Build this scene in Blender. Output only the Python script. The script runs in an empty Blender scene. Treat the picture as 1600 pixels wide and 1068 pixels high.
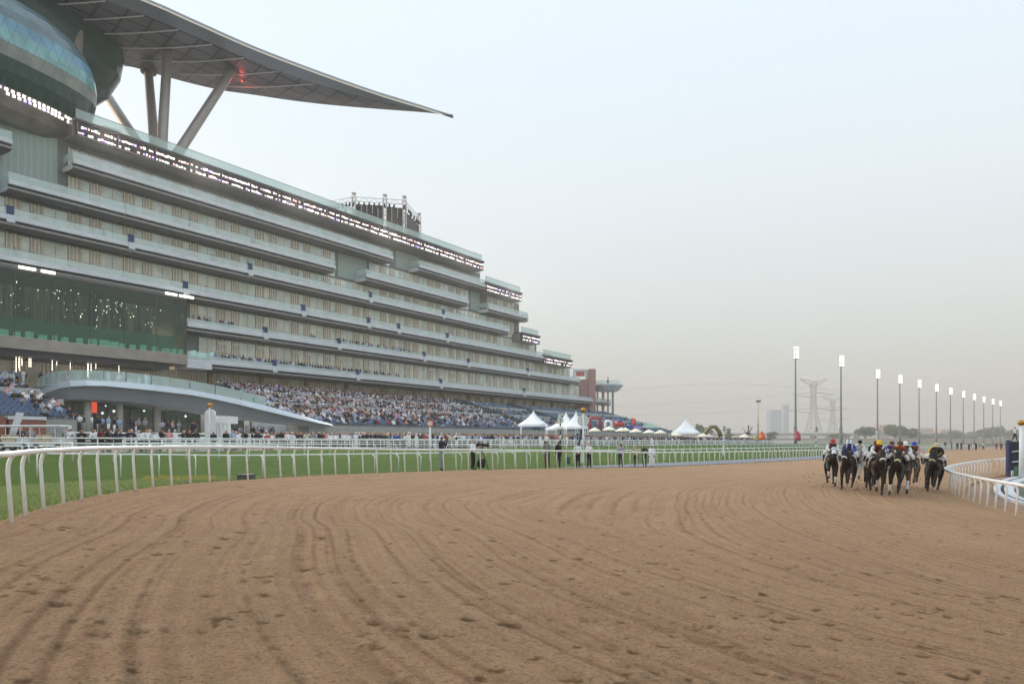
import bpy, bmesh, math, random
import numpy as np
from mathutils import Vector, Matrix
random.seed(7); np.random.seed(7)
sc = bpy.context.scene
COL = sc.collection

# ---------------------------------------------------------------- camera, sky, sun, exposure
CZ = 2.0                      # eye height over the datum
F = 1600 * 24 / 36            # focal length in pixels of the 1600 px photograph
HY = 689                      # row of the horizon
cd = bpy.data.cameras.new('camera'); cam = bpy.data.objects.new('camera', cd); COL.objects.link(cam)
cd.lens = 24; cd.sensor_width = 36; cd.shift_y = (HY - 534) / 1600; cd.clip_end = 6000; cd.clip_start = .05
cam.location = (0, 0, CZ); cam.rotation_euler = (math.radians(90), 0, 0)
sc.camera = cam

SUN_EL, SUN_AZ = math.radians(11), math.radians(-78)     # azimuth from +Y, negative = to the west (left)
wd = bpy.data.worlds.new('World'); sc.world = wd; wd.use_nodes = True
nt = wd.node_tree; nt.nodes.clear()
out = nt.nodes.new('ShaderNodeOutputWorld')
sky = nt.nodes.new('ShaderNodeTexSky'); sky.sky_type = 'NISHITA'; sky.sun_disc = False
sky.sun_elevation = SUN_EL; sky.sun_rotation = SUN_AZ; sky.dust_density = 4; sky.air_density = 1.2
b1 = nt.nodes.new('ShaderNodeBackground'); b1.inputs[1].default_value = .06
nt.links.new(sky.outputs[0], b1.inputs[0])
tc = nt.nodes.new('ShaderNodeTexCoord'); sx = nt.nodes.new('ShaderNodeSeparateXYZ')
nt.links.new(tc.outputs['Generated'], sx.inputs[0])
rp = nt.nodes.new('ShaderNodeValToRGB'); nt.links.new(sx.outputs[2], rp.inputs[0])
cr = rp.color_ramp
SKY = [(0.0, (.38, .375, .372)), (.10, (.44, .437, .437)), (.2, (.52, .527, .53)), (.33, (.59, .62, .64)), (.55, (.62, .70, .75)), (1.0, (.66, .76, .84))]
cr.elements[0].position = SKY[0][0]; cr.elements[0].color = (*SKY[0][1], 1)
cr.elements[1].position = SKY[-1][0]; cr.elements[1].color = (*SKY[-1][1], 1)
for p, c in SKY[1:-1]:
    e = cr.elements.new(p); e.color = (*c, 1)
b2 = nt.nodes.new('ShaderNodeBackground'); b2.inputs[1].default_value = 1.0
nt.links.new(rp.outputs[0], b2.inputs[0])
ad = nt.nodes.new('ShaderNodeAddShader'); nt.links.new(b1.outputs[0], ad.inputs[0]); nt.links.new(b2.outputs[0], ad.inputs[1])
nt.links.new(ad.outputs[0], out.inputs[0])
sd = bpy.data.lights.new('sun', 'SUN'); sd.energy = 1.1; sd.angle = math.radians(10); sd.color = (1, .72, .5)
so = bpy.data.objects.new('sun', sd); COL.objects.link(so)
so.rotation_euler = Vector((-math.sin(SUN_AZ) * math.cos(SUN_EL), -math.cos(SUN_AZ) * math.cos(SUN_EL), -math.sin(SUN_EL))).to_track_quat('-Z', 'Y').to_euler()
sc.view_settings.view_transform = 'Standard'; sc.view_settings.look = 'None'; sc.view_settings.exposure = 0.34; sc.view_settings.gamma = 1
sc.render.engine = 'CYCLES'
sc.cycles.use_denoising = True
sc.cycles.volume_bounces = 1; sc.cycles.transparent_max_bounces = 12; sc.cycles.max_bounces = 6
sc.cycles.volume_step_rate = 4; sc.cycles.volume_max_steps = 64

# ---------------------------------------------------------------- helpers
def lin(c):
    return tuple((x / 255 / 12.92) if x / 255 <= .04045 else ((x / 255 + .055) / 1.055) ** 2.4 for x in c)

MATS = {}
def mat(name, col, rough=.6, metal=0.0, var=.12, vscale=2.0, bump=0.0, bscale=20.0, emit=None, es=0.0, spec=.4):
    if name in MATS: return MATS[name]
    m = bpy.data.materials.new(name); m.use_nodes = True; n = m.node_tree; b = n.nodes['Principled BSDF']
    b.inputs['Roughness'].default_value = rough; b.inputs['Metallic'].default_value = metal
    b.inputs['Specular IOR Level'].default_value = spec
    b.inputs['Base Color'].default_value = (*col, 1)
    if var or bump:
        t = n.nodes.new('ShaderNodeTexCoord'); no = n.nodes.new('ShaderNodeTexNoise')
        no.inputs['Scale'].default_value = vscale; no.inputs['Detail'].default_value = 4
        n.links.new(t.outputs['Object'], no.inputs['Vector'])
        if var:
            mr = n.nodes.new('ShaderNodeMapRange'); mr.inputs[1].default_value = .3; mr.inputs[2].default_value = .7
            mr.inputs[3].default_value = 1 - var; mr.inputs[4].default_value = 1 + var
            n.links.new(no.outputs[0], mr.inputs[0])
            mx = n.nodes.new('ShaderNodeMix'); mx.data_type = 'RGBA'; mx.blend_type = 'MULTIPLY'; mx.inputs[0].default_value = 1
            mx.inputs[6].default_value = (*col, 1); n.links.new(mr.outputs[0], mx.inputs[7])
            n.links.new(mx.outputs[2], b.inputs['Base Color'])
        if bump:
            n2 = n.nodes.new('ShaderNodeTexNoise'); n2.inputs['Scale'].default_value = bscale; n2.inputs['Detail'].default_value = 5
            n.links.new(t.outputs['Object'], n2.inputs['Vector'])
            bp = n.nodes.new('ShaderNodeBump'); bp.inputs['Strength'].default_value = bump; bp.inputs['Distance'].default_value = .05
            n.links.new(n2.outputs[0], bp.inputs['Height']); n.links.new(bp.outputs[0], b.inputs['Normal'])
    if emit is not None:
        b.inputs['Emission Color'].default_value = (*emit, 1); b.inputs['Emission Strength'].default_value = es
    MATS[name] = m; return m

def glass(name, tint, alpha, rough=.05, refl=.5):
    """thin architectural glass: part tinted see-through, part reflecting"""
    if name in MATS: return MATS[name]
    m = bpy.data.materials.new(name); m.use_nodes = True; n = m.node_tree; n.nodes.clear()
    o = n.nodes.new('ShaderNodeOutputMaterial'); tr = n.nodes.new('ShaderNodeBsdfTransparent'); pr = n.nodes.new('ShaderNodeBsdfPrincipled')
    tr.inputs[0].default_value = (*[min(1, .35 + .65 * t / max(tint)) for t in tint], 1)
    pr.inputs['Base Color'].default_value = (*tint, 1); pr.inputs['Roughness'].default_value = rough; pr.inputs['Specular IOR Level'].default_value = refl
    mx = n.nodes.new('ShaderNodeMixShader'); mx.inputs[0].default_value = alpha
    n.links.new(tr.outputs[0], mx.inputs[1]); n.links.new(pr.outputs[0], mx.inputs[2]); n.links.new(mx.outputs[0], o.inputs[0])
    MATS[name] = m; return m

ORG = {}
def org(o):
    while o is not None:
        if o.name in ORG: return ORG[o.name]
        o = o.parent
    return Vector((0, 0, 0))

class MB:
    def __init__(s): s.v = []; s.f = []; s.m = []; s.s = []
    def add(s, vs, fs, mi=0, sm=False):
        k = len(s.v); s.v.extend([tuple(p) for p in vs])
        for f in fs: s.f.append([i + k for i in f]); s.m.append(mi); s.s.append(sm)
        return s
    def hexa(s, p, mi=0):     # p: 4 bottom, 4 top
        return s.add(p, [(3, 2, 1, 0), (4, 5, 6, 7), (0, 1, 5, 4), (1, 2, 6, 5), (2, 3, 7, 6), (3, 0, 4, 7)], mi)
    def box(s, x0, x1, y0, y1, z0, z1, T=None, mi=0):
        p = [Vector(q) for q in ((x0, y0, z0), (x1, y0, z0), (x1, y1, z0), (x0, y1, z0), (x0, y0, z1), (x1, y0, z1), (x1, y1, z1), (x0, y1, z1))]
        if T is not None: p = [T @ q if isinstance(T, Matrix) else T(*q) for q in p]
        return s.hexa(p, mi)
    def tube(s, pts, r, n=8, mi=0, sm=True, closed=False, up=(0, 0, 1)):
        pts = [Vector(p) for p in pts]; k = len(pts)
        rr = r if isinstance(r, (list, tuple)) else [r] * k
        vs = []; fs = []; prev = None
        for i in range(k):
            t = (pts[min(i + 1, k - 1)] - pts[max(i - 1, 0)]).normalized()
            a = prev - t * prev.dot(t) if prev is not None else None
            if a is None or a.length < 1e-4:
                a = t.cross(Vector(up)); 
                if a.length < 1e-3: a = t.cross(Vector((1, 0, 0)))
            a.normalize(); prev = a; b = t.cross(a)
            for j in range(n):
                w = 2 * math.pi * j / n; vs.append(pts[i] + (a * math.cos(w) + b * math.sin(w)) * rr[i])
        for i in range(k - 1):
            for j in range(n): fs.append((i * n + j, i * n + (j + 1) % n, (i + 1) * n + (j + 1) % n, (i + 1) * n + j))
        fs.append(tuple(range(n - 1, -1, -1))); fs.append(tuple((k - 1) * n + j for j in range(n)))
        return s.add(vs, fs, mi, sm)
    def sphere(s, c, r, nu=10, nv=7, mi=0, T=None):
        rx, ry, rz = r if isinstance(r, (tuple, list)) else (r, r, r)
        vs = [Vector((c[0], c[1], c[2] - rz))]; fs = []
        for i in range(1, nv):
            ph = -math.pi / 2 + math.pi * i / nv
            for j in range(nu):
                th = 2 * math.pi * j / nu
                vs.append(Vector((c[0] + rx * math.cos(ph) * math.cos(th), c[1] + ry * math.cos(ph) * math.sin(th), c[2] + rz * math.sin(ph))))
        vs.append(Vector((c[0], c[1], c[2] + rz)))
        for j in range(nu): fs.append((0, 1 + (j + 1) % nu, 1 + j))
        for i in range(nv - 2):
            for j in range(nu):
                a = 1 + i * nu; fs.append((a + j, a + (j + 1) % nu, a + nu + (j + 1) % nu, a + nu + j))
        e = len(vs) - 1; a = 1 + (nv - 2) * nu
        for j in range(nu): fs.append((a + j, a + (j + 1) % nu, e))
        if T is not None: vs = [T @ v for v in vs]
        return s.add(vs, fs, mi, True)
    def loft(s, rings, mi=0, sm=False, closed=True, cap=True, mis=None):
        n = len(rings[0]); vs = [p for r in rings for p in r]; k = len(rings)
        for i in range(k - 1):
            fs = []
            for j in range(n if closed else n - 1): fs.append((i * n + j, i * n + (j + 1) % n, (i + 1) * n + (j + 1) % n, (i + 1) * n + j))
            if i == 0: base = len(s.v); s.add(vs, fs, mis[0] if mis else mi, sm)
            else:
                for f in fs: s.f.append([q + base for q in f]); s.m.append(mis[i] if mis else mi); s.s.append(sm)
        if cap and closed:
            s.f.append([base + q for q in range(n - 1, -1, -1)]); s.m.append(mis[0] if mis else mi); s.s.append(False)
            s.f.append([base + (k - 1) * n + q for q in range(n)]); s.m.append(mis[-1] if mis else mi); s.s.append(False)
        return s
    def mesh(s, name, mats, off=Vector((0, 0, 0))):
        me = bpy.data.meshes.new(name)
        me.from_pydata([(p[0] - off.x, p[1] - off.y, p[2] - off.z) for p in s.v], [], s.f)
        for m in (mats if isinstance(mats, (list, tuple)) else [mats]): me.materials.append(m)
        me.polygons.foreach_set('material_index', s.m); me.polygons.foreach_set('use_smooth', s.s); me.update()
        return me
    def build(s, name, mats, parent=None):
        off = org(parent) if parent is not None else Vector((0, 0, 0))
        o = bpy.data.objects.new(name, s.mesh(name, mats, off)); COL.objects.link(o)
        if parent is not None: o.parent = parent
        return o

def tag(o, label=None, cat=None, group=None, kind=None):
    if label: o['label'] = label
    if cat: o['category'] = cat
    if group: o['group'] = group
    if kind: o['kind'] = kind
    return o
def thing(name, loc, label, cat, group=None, rz=0):
    o = bpy.data.objects.new(name, None); COL.objects.link(o); o.location = loc; o.rotation_euler = (0, 0, rz)
    ORG[o.name] = Vector(loc); return tag(o, label, cat, group)
def local(name, label, cat, group=None):       # a thing modelled about the origin, to be placed afterwards
    o = bpy.data.objects.new(name, None); COL.objects.link(o); ORG[o.name] = Vector((0, 0, 0)); return tag(o, label, cat, group)
def dup(root, loc, rz=None, label=None, scale=None, group=None):
    r = root.copy(); COL.objects.link(r); r.location = loc
    if rz is not None: r.rotation_euler = (0, 0, rz)
    if label: r['label'] = label
    if group: r['group'] = group
    if scale: r.scale = (scale,) * 3
    for ch in list(root.children):
        c = ch.copy(); COL.objects.link(c); c.parent = r
        for g in ch.children:
            d = g.copy(); COL.objects.link(d); d.parent = c
    return r
def place(root, loc, rz=None, scale=None):
    root.location = loc
    if rz is not None: root.rotation_euler = (0, 0, rz)
    if scale: root.scale = (scale,) * 3
    return root

def PX(px, d): return (px - 800) / F * d                     # lateral position of a photo column at depth d
def ZP(y, d): return CZ + (HY - y) / F * d                   # height of a photo row at depth d
def P(px, y, d): return Vector((PX(px, d), d, ZP(y, d)))

# grandstand axes: s along the front (away from the eye), n out from the front towards the track
DIR = Vector((.5776, .8163, 0)); NRM = Vector((.8163, -.5776, 0)); P0 = Vector((-61.8, 82.4, 0))
def W(s, n, z): q = P0 + DIR * s + NRM * n; return Vector((q.x, q.y, z + CZ))      # z counted from eye height
def S(px, n=0):
    r = (px - 800) / F
    return (82.4 * r + 61.8 - n * (.8163 + .5776 * r)) / (.5776 - .8163 * r)
def DEP(s, n=0): return 82.4 + .8163 * s - .5776 * n
def ZY(y, px, n=0): return (HY - y) * DEP(S(px, n), n) / F   # height over the eye of a photo row on the plane n
def SN(x, y): 
    q = Vector((x, y, 0)) - P0; return q.dot(DIR), q.dot(NRM)

def catmull(pts, step):
    pts = [np.array(p, float) for p in pts]; ptsx = [2 * pts[0] - pts[1]] + pts + [2 * pts[-1] - pts[-2]]
    o = []
    for i in range(1, len(ptsx) - 2):
        a, b, c, d = ptsx[i - 1:i + 3]; n = max(1, int(np.linalg.norm((c - b)[:2]) / step))
        for k in range(n):
            t = k / n; o.append(.5 * ((2 * b) + (-a + c) * t + (2 * a - 5 * b + 4 * c - d) * t * t + (-a + 3 * b - 3 * c + d) * t ** 3))
    o.append(pts[-1]); return np.array(o)

# ---------------------------------------------------------------- ground
# outer and inner edge of the dirt track: x, y, depth below the eye
OUT = catmull([(40, -22, 1.4), (24, -19, 1.4), (13, -14.5, 1.4), (5, -8.5, 1.35), (-.9, -2.6, 1.3), (-4.5, 2.4, 1.28), (-6.4, 6.4, 1.26), (-7.5, 10.1, 1.24), (-8.1, 11.4, 1.22), (-8.85, 14.2, 1.2), (-9.25, 17, 1.2), (-9.15, 19.8, 1.21),
               (-8.45, 22.8, 1.25), (-7.0, 28, 1.35), (-4.8, 32, 1.44), (-2.1, 35.7, 1.5), (1.8, 40, 1.6), (6.6, 45.5, 1.75), (12.8, 52.5, 1.9), (35, 77, 2.03), (60, 108, 2.05), (93, 149, 2.05), (160, 231, 2.05), (420, 548, 2.05)], 1.0)
INN = catmull([(60, -6, 2.4), (42, -4, 2.4), (29, -1.5, 2.45), (20, 1.5, 2.5), (16.6, 4.5, 2.5), (15.1, 8, 2.5), (14.7, 12.5, 2.5), (15.5, 18, 2.5), (17.4, 24, 2.5), (19.1, 28.3, 2.5), (21.6, 33.6, 2.5), (25, 38.6, 2.48), (29, 43.2, 2.44), (33.5, 47.9, 2.4), (37.2, 51.2, 2.36), (60, 76, 2.25), (110, 137, 2.2), (177, 219, 2.2), (437, 536, 2.2)], 1.0)

def near(pl, x, y):
    """distance to a polyline and its third value at the nearest point; x, y arrays"""
    best = np.full(x.shape, 1e9); val = np.zeros(x.shape); arc = np.zeros(x.shape); L = 0
    for a, b in zip(pl[:-1], pl[1:]):
        e = b[:2] - a[:2]; l2 = e @ e; l = math.sqrt(l2)
        if l2 < 1e-9: continue
        t = np.clip(((x - a[0]) * e[0] + (y - a[1]) * e[1]) / l2, 0, 1)
        d = (x - a[0] - t * e[0]) ** 2 + (y - a[1] - t * e[1]) ** 2
        k = d < best; best[k] = d[k]; val[k] = (a[2] + t * (b[2] - a[2]))[k]; arc[k] = (L + t * l)[k]; L += l
    return np.sqrt(best), val, arc
def inside(poly, x, y):
    r = np.zeros(x.shape, bool); j = len(poly) - 1
    for i in range(len(poly)):
        a, b = poly[i], poly[j]; j = i
        if a[1] == b[1]: continue
        c = ((a[1] > y) != (b[1] > y)) & (x < (b[0] - a[0]) * (y - a[1]) / (b[1] - a[1]) + a[0]); r ^= c
    return r
TRACK = np.vstack([OUT[:, :2], INN[::-1, :2]])
def thin(pl):
    k = [0]
    for i in range(1, len(pl)):
        if np.linalg.norm(pl[i, :2] - pl[k[-1], :2]) > (.9 if abs(pl[i, 0]) + abs(pl[i, 1]) < 95 else 18): k.append(i)
    if k[-1] != len(pl) - 1: k.append(len(pl) - 1)
    return pl[k]
OUT, INN = thin(OUT), thin(INN); OUTC, INNC = OUT, INN; TRACK = np.vstack([OUT[:, :2], INN[::-1, :2]])
def smooth(t): t = np.clip(t, 0, 1); return t * t * (3 - 2 * t)
def dirt_h(x, y):
    do, ho, ar = near(OUTC, x, y); di, hi, _ = near(INNC, x, y)
    t = do / (do + di + 1e-6); return ho + (hi - ho) * t, do, di, ar
def turf_h(x, y):
    do, ho, ar = near(OUTC, x, y)
    s = (x - P0.x) * DIR.x + (y - P0.y) * DIR.y; n = (x - P0.x) * NRM.x + (y - P0.y) * NRM.y
    ht = np.interp(n, [10, 26, 46, 54, 60, 66, 90], [.5, .6, .86, 1.2, 1.45, 1.8, 1.8])
    a = np.interp(s, [-22, -5, 20], [5.0, .4, .8])
    w = smooth((do - a) / 3.0); return ho + .03 + (ht - ho - .03) * w, do
def gz(x, y):
    """ground level (world z) anywhere"""
    X, Y = np.array([float(x)]), np.array([float(y)])
    if inside(TRACK, X, Y)[0]: return CZ - dirt_h(X, Y)[0][0]
    if side_out(x, y): return CZ - turf_h(X, Y)[0][0]
    d, h, _ = near(INNC, X, Y); return CZ - h[0]
def side_out(x, y):
    i = int(np.argmin((OUT[:, 0] - x) ** 2 + (OUT[:, 1] - y) ** 2)); i = min(max(i, 1), len(OUT) - 2)
    t = OUT[i + 1, :2] - OUT[i - 1, :2]; return t[0] * (y - OUT[i, 1]) - t[1] * (x - OUT[i, 0]) > 0

def grid_mesh(name, X, Y, Z, keep, mats, attrs=None, mi=None):
    r, c = X.shape; idx = np.arange(r * c).reshape(r, c)
    q = np.stack([idx[:-1, :-1], idx[:-1, 1:], idx[1:, 1:], idx[1:, :-1]], -1).reshape(-1, 4)
    k = keep.ravel()[q].all(1); q = q[k]
    used = np.unique(q); remap = -np.ones(r * c, int); remap[used] = np.arange(len(used)); q = remap[q]
    me = bpy.data.meshes.new(name); me.vertices.add(len(used)); me.loops.add(q.size); me.polygons.add(len(q))
    co = np.stack([X.ravel()[used], Y.ravel()[used], Z.ravel()[used]], -1).astype(np.float32)
    me.vertices.foreach_set('co', co.ravel()); me.loops.foreach_set('vertex_index', q.ravel().astype(np.int32))
    me.polygons.foreach_set('loop_start', np.arange(0, q.size, 4, dtype=np.int32)); me.polygons.foreach_set('use_smooth', np.ones(len(q), bool))
    me.update(calc_edges=True)
    for kx, av in (attrs or {}).items():
        a = me.attributes.new(kx, 'FLOAT', 'POINT'); a.data.foreach_set('value', av.ravel()[used].astype(np.float32))
    for m in (mats if isinstance(mats, list) else [mats]): me.materials.append(m)
    o = bpy.data.objects.new(name, me); COL.objects.link(o); return o

def vnoise(x, y, sc_, seed):
    rs = np.random.RandomState(seed); T = rs.rand(256, 256)
    u, v = x * sc_, y * sc_; i, j = np.floor(u).astype(int), np.floor(v).astype(int); fu, fv = smooth(u - i), smooth(v - j)
    g = lambda a, b: T[a % 256, b % 256]
    return (g(i, j) * (1 - fu) + g(i + 1, j) * fu) * (1 - fv) + (g(i, j + 1) * (1 - fu) + g(i + 1, j + 1) * fu) * fv - .5

def node_mat(name):
    m = bpy.data.materials.new(name); m.use_nodes = True; n = m.node_tree
    MATS[name] = m; return m, n, n.nodes['Principled BSDF']

# dirt ----------------------------------------------------------
m_dirt, n, b = node_mat('harrowed_sand')
b.inputs['Roughness'].default_value = .95; b.inputs['Specular IOR Level'].default_value = .1
t = n.nodes.new('ShaderNodeTexCoord')
def nz(scale, detail=4, rough=.6, src=None):
    q = n.nodes.new('ShaderNodeTexNoise'); q.inputs['Scale'].default_value = scale; q.inputs['Detail'].default_value = detail; q.inputs['Roughness'].default_value = rough
    n.links.new(src or t.outputs['Object'], q.inputs['Vector']); return q.outputs[0]
def math_(op, a, b_=None):
    q = n.nodes.new('ShaderNodeMath'); q.operation = op
    for i, v in enumerate((a, b_)):
        if v is None: continue
        if isinstance(v, (int, float)): q.inputs[i].default_value = v
        else: n.links.new(v, q.inputs[i])
    return q.outputs[0]
def mixc(f, a, c):
    q = n.nodes.new('ShaderNodeMix'); q.data_type = 'RGBA'
    for i, v in ((0, f), (6, a), (7, c)):
        if isinstance(v, (int, float)): q.inputs[i].default_value = v
        elif isinstance(v, tuple): q.inputs[i].default_value = (*v, 1)
        else: n.links.new(v, q.inputs[i])
    return q.outputs[2]
def rng(v, a, b_, c=0, d=1):
    q = n.nodes.new('ShaderNodeMapRange'); n.links.new(v, q.inputs[0])
    for i, k in enumerate((a, b_, c, d)): q.inputs[i + 1].default_value = k
    return q.outputs[0]
def attr(a):
    q = n.nodes.new('ShaderNodeAttribute'); q.attribute_name = a; return q.outputs['Fac']
def vor(scale, src=None):
    q = n.nodes.new('ShaderNodeTexVoronoi'); q.inputs['Scale'].default_value = scale; n.links.new(src or t.outputs['Object'], q.inputs['Vector']); return q.outputs['Distance']
big = nz(.22, 3); mid = nz(2.4, 6, .65); fine = nz(34, 6, .8); clod = nz(9, 6, .75)
cvec = n.nodes.new('ShaderNodeCombineXYZ'); n.links.new(math_('MULTIPLY', attr('across'), 7.0), cvec.inputs[0]); n.links.new(math_('MULTIPLY', attr('along'), .10), cvec.inputs[1])
streak = nz(1.0, 5, .65, cvec.outputs[0])
col = mixc(rng(big, .35, .65), (.575, .362, .212), (.52, .325, .205))
col = mixc(rng(streak, .42, .60, 0, .55), col, (.42, .255, .14))
gs_ = math_('SINE', math_('ADD', math_('MULTIPLY', attr('across'), 2 * math.pi / .26), math_('MULTIPLY', nz(.5, 3), 5.0)))
col = mixc(math_('MULTIPLY', rng(gs_, .35, 1, 0, .8), rng(nz(.45, 4, .6, cvec.outputs[0]), .44, .6)), col, (.33, .185, .105))
col = mixc(attr('rut'), col, (.27, .15, .08))
col = mixc(rng(mid, .48, .70, 0, .45), col, (.65, .43, .265))
col = mixc(rng(clod, .55, .66, 0, .5), col, (.25, .14, .075))
col = mixc(rng(fine, .55, .62, 0, .7), col, (.17, .09, .05))
col = mixc(rng(nz(15, 5, .8), .565, .615, 0, .6), col, (.19, .105, .055))
col = mixc(rng(fine, .46, .36, 0, .45), col, (.76, .53, .35))
col = mixc(math_('MULTIPLY', attr('print'), .9), col, (.15, .08, .035))  # hoofprints painted darker: damper sand, plus shade the low relief lacks
n.links.new(col, b.inputs['Base Color'])
bp = n.nodes.new('ShaderNodeBump'); bp.inputs['Strength'].default_value = 1.0; bp.inputs['Distance'].default_value = .05
n.links.new(math_('ADD', math_('ADD', fine, math_('MULTIPLY', nz(90, 3), .5)), math_('MULTIPLY', clod, 1.5)), bp.inputs['Height']); n.links.new(bp.outputs[0], b.inputs['Normal'])

ang = np.radians(np.concatenate([np.linspace(-84, -42, 40)[:-1], np.linspace(-42, 42, 640), np.linspace(42, 84, 40)[1:]]))
rad = np.geomspace(.6, 420, 640)
A, R = np.meshgrid(ang, rad); X = R * np.sin(A); Y = R * np.cos(A)
h, do, di, ar = dirt_h(X, Y); Z = CZ - h
ac = do + (22 - di - do) * smooth((do - 8) / 6); do_e = do; do = ac      # harrow lines follow the outer rail first, then the inner one
along = ar - 0; fade = np.clip(1.2 - R / 60, 0, 1)
gro = np.sin(do * 2 * math.pi / .24 + 1.2 * vnoise(along, do, .15, 3)) * (.25 + .75 * smooth((vnoise(along * .15, do * 1.0, 1, 4) + .22) * 2.5))
rut = np.exp(-((do - 4.4 - .3 * np.sin(along * .07)) / .16) ** 2) + np.exp(-((do - 6.1) / .16) ** 2) + np.exp(-((do - 2.3) / .14) ** 2) * .8
Z += fade * (gro * .006 - rut * .014 + vnoise(X, Y, 3.2, 5) * .010 + vnoise(X, Y, 9, 6) * .010 + vnoise(X, Y, .6, 8) * .03)
rutm = np.zeros_like(Z)
for c_, w_ in ((1.1, .07), (2.3, .09), (2.62, .05), (3.7, .06), (4.4, .10), (4.75, .05), (5.05, .08), (6.1, .07), (6.9, .10), (7.15, .05), (8.6, .08), (9.9, .07), (11.3, .1), (12.1, .06)):
    k_ = np.exp(-((do - c_ - .18 * np.sin(along * .11 + c_)) / (w_ * .62)) ** 2) * smooth((vnoise(along * .22, do * .3, 1, int(c_ * 10)) + .32) * 3); rutm = np.maximum(rutm, k_)
rutm *= np.clip(.45 + 1.2 * (vnoise(X, Y, 7, 41) + vnoise(X, Y, 19, 42)), 0, .85) * np.clip(1.25 - R / 45, .15, 1); Z -= fade * rutm * .010
pr = np.zeros_like(Z)
rs = np.random.RandomState(11); cnt = 0; prints = []
while cnt < 900:
    d = rs.uniform(3.2, 30) if rs.rand() < .7 else rs.uniform(3.2, 12); x = rs.uniform(-.78, .78) * d
    for _ in range(rs.randint(1, 4)): prints.append((x + rs.normal(0, .35), d + rs.normal(0, .5), rs.uniform(.04, .082), rs.uniform(.35, .9))); cnt += 1
for x, y, r, a in prints:
    rr_ = math.hypot(x, y); i0, i1 = np.searchsorted(rad, [rr_ - .7, rr_ + .7]); aa = math.atan2(x, y); j0, j1 = np.searchsorted(ang, [aa - .7 / rr_, aa + .7 / rr_])
    sl = (slice(i0, i1), slice(j0, j1)); dx, dy = X[sl] - x, (Y[sl] - y) * .8
    q = np.sqrt(dx * dx + dy * dy) * (1 + .5 * vnoise(X[sl], Y[sl], 9, 12)) / r
    Z[sl] += a * (-.014 * np.exp(-q ** 2 * 1.2) + .009 * np.exp(-((q - 1.7) ** 2) * 3)); pr[sl] = np.maximum(pr[sl], a * np.exp(-((dx / 1.5) ** 2 + dy ** 2 * 1.1) / r ** 2 * 1.1))
pr = smooth(np.clip((pr * (1 + 1.6 * vnoise(X, Y, 14, 14) + .8 * vnoise(X, Y, 33, 15)) - .30) * 2.2, 0, 1)) * np.clip(.45 + pr, 0, 1)
do = do_e
keep = inside(TRACK, X, Y) | ((do < .25) & (do + di < 40)) | (di < .8)
dirt = grid_mesh('dirt_track', X, Y, Z, keep, m_dirt, {'across': ac, 'along': along, 'print': pr, 'rut': rutm}); tag(dirt, kind='structure')

# turf ----------------------------------------------------------
m_turf, n, b = node_mat('mown_turf')
b.inputs['Roughness'].default_value = .9; b.inputs['Specular IOR Level'].default_value = .15
t = n.nodes.new('ShaderNodeTexCoord')
f1 = nz(.6, 4); f2 = nz(14, 5, .7); cr_ = attr('crest')
cv = n.nodes.new('ShaderNodeCombineXYZ'); n.links.new(math_('MULTIPLY', attr('n'), .9), cv.inputs[0]); n.links.new(math_('MULTIPLY', attr('s'), .12), cv.inputs[1])
st = nz(1.0, 3, .5, cv.outputs[0])
col = mixc(rng(f1, .35, .65), (.060, .118, .009), (.080, .145, .013))
col = mixc(rng(st, .4, .6, 0, .55), col, (.048, .098, .007))
col = mixc(cr_, col, mixc(rng(f1, .4, .6), (.12, .175, .034), (.15, .19, .045)))
col = mixc(rng(f2, .5, .75, 0, .5), col, (.04, .08, .012))
col = mixc(attr('apron'), col, (.30, .29, .27))
n.links.new(col, b.inputs['Base Color'])
bp = n.nodes.new('ShaderNodeBump'); bp.inputs['Strength'].default_value = .8; bp.inputs['Distance'].default_value = .05
n.links.new(nz(45, 4), bp.inputs['Height']); n.links.new(bp.outputs[0], b.inputs['Normal'])
ang = np.radians(np.linspace(-100, 44, 420)); rad = np.geomspace(4, 560, 300)
A, R = np.meshgrid(ang, rad); X = R * np.sin(A); Y = R * np.cos(A)
h, do = turf_h(X, Y); Z = CZ - h + vnoise(X, Y, .7, 21) * .05 * np.clip(1 - R / 80, 0, 1) - .02
sv = (X - P0.x) * DIR.x + (Y - P0.y) * DIR.y; nv = (X - P0.x) * NRM.x + (Y - P0.y) * NRM.y
ins = inside(TRACK, X, Y); keep = ~inside(np.vstack([OUT[:, :2] , INN[::-1, :2]]), X, Y) | (do < 1.2)
# keep only the grandstand side of the outer edge
OP = np.vstack([OUT[:, :2], [(420, 900), (-900, 900), (-900, -60), (40, -60)]]); so_ = inside(OP, X, Y)
keep = so_ | (do < 1.0); Z = np.where(so_, Z, Z - .06 - .05 * do)
crest = np.interp(sv, [-24, -6, 0], [1, .25, 0]) * (1 - smooth((do - np.interp(sv, [-22, -5], [5.2, 1]) ) / 1.2))
turf = grid_mesh('turf', X, Y, Z, keep & (nv > -30), m_turf, {'n': nv, 's': sv, 'crest': crest, 'apron': (nv < 43.5).astype(float)}); tag(turf, kind='structure')

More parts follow.
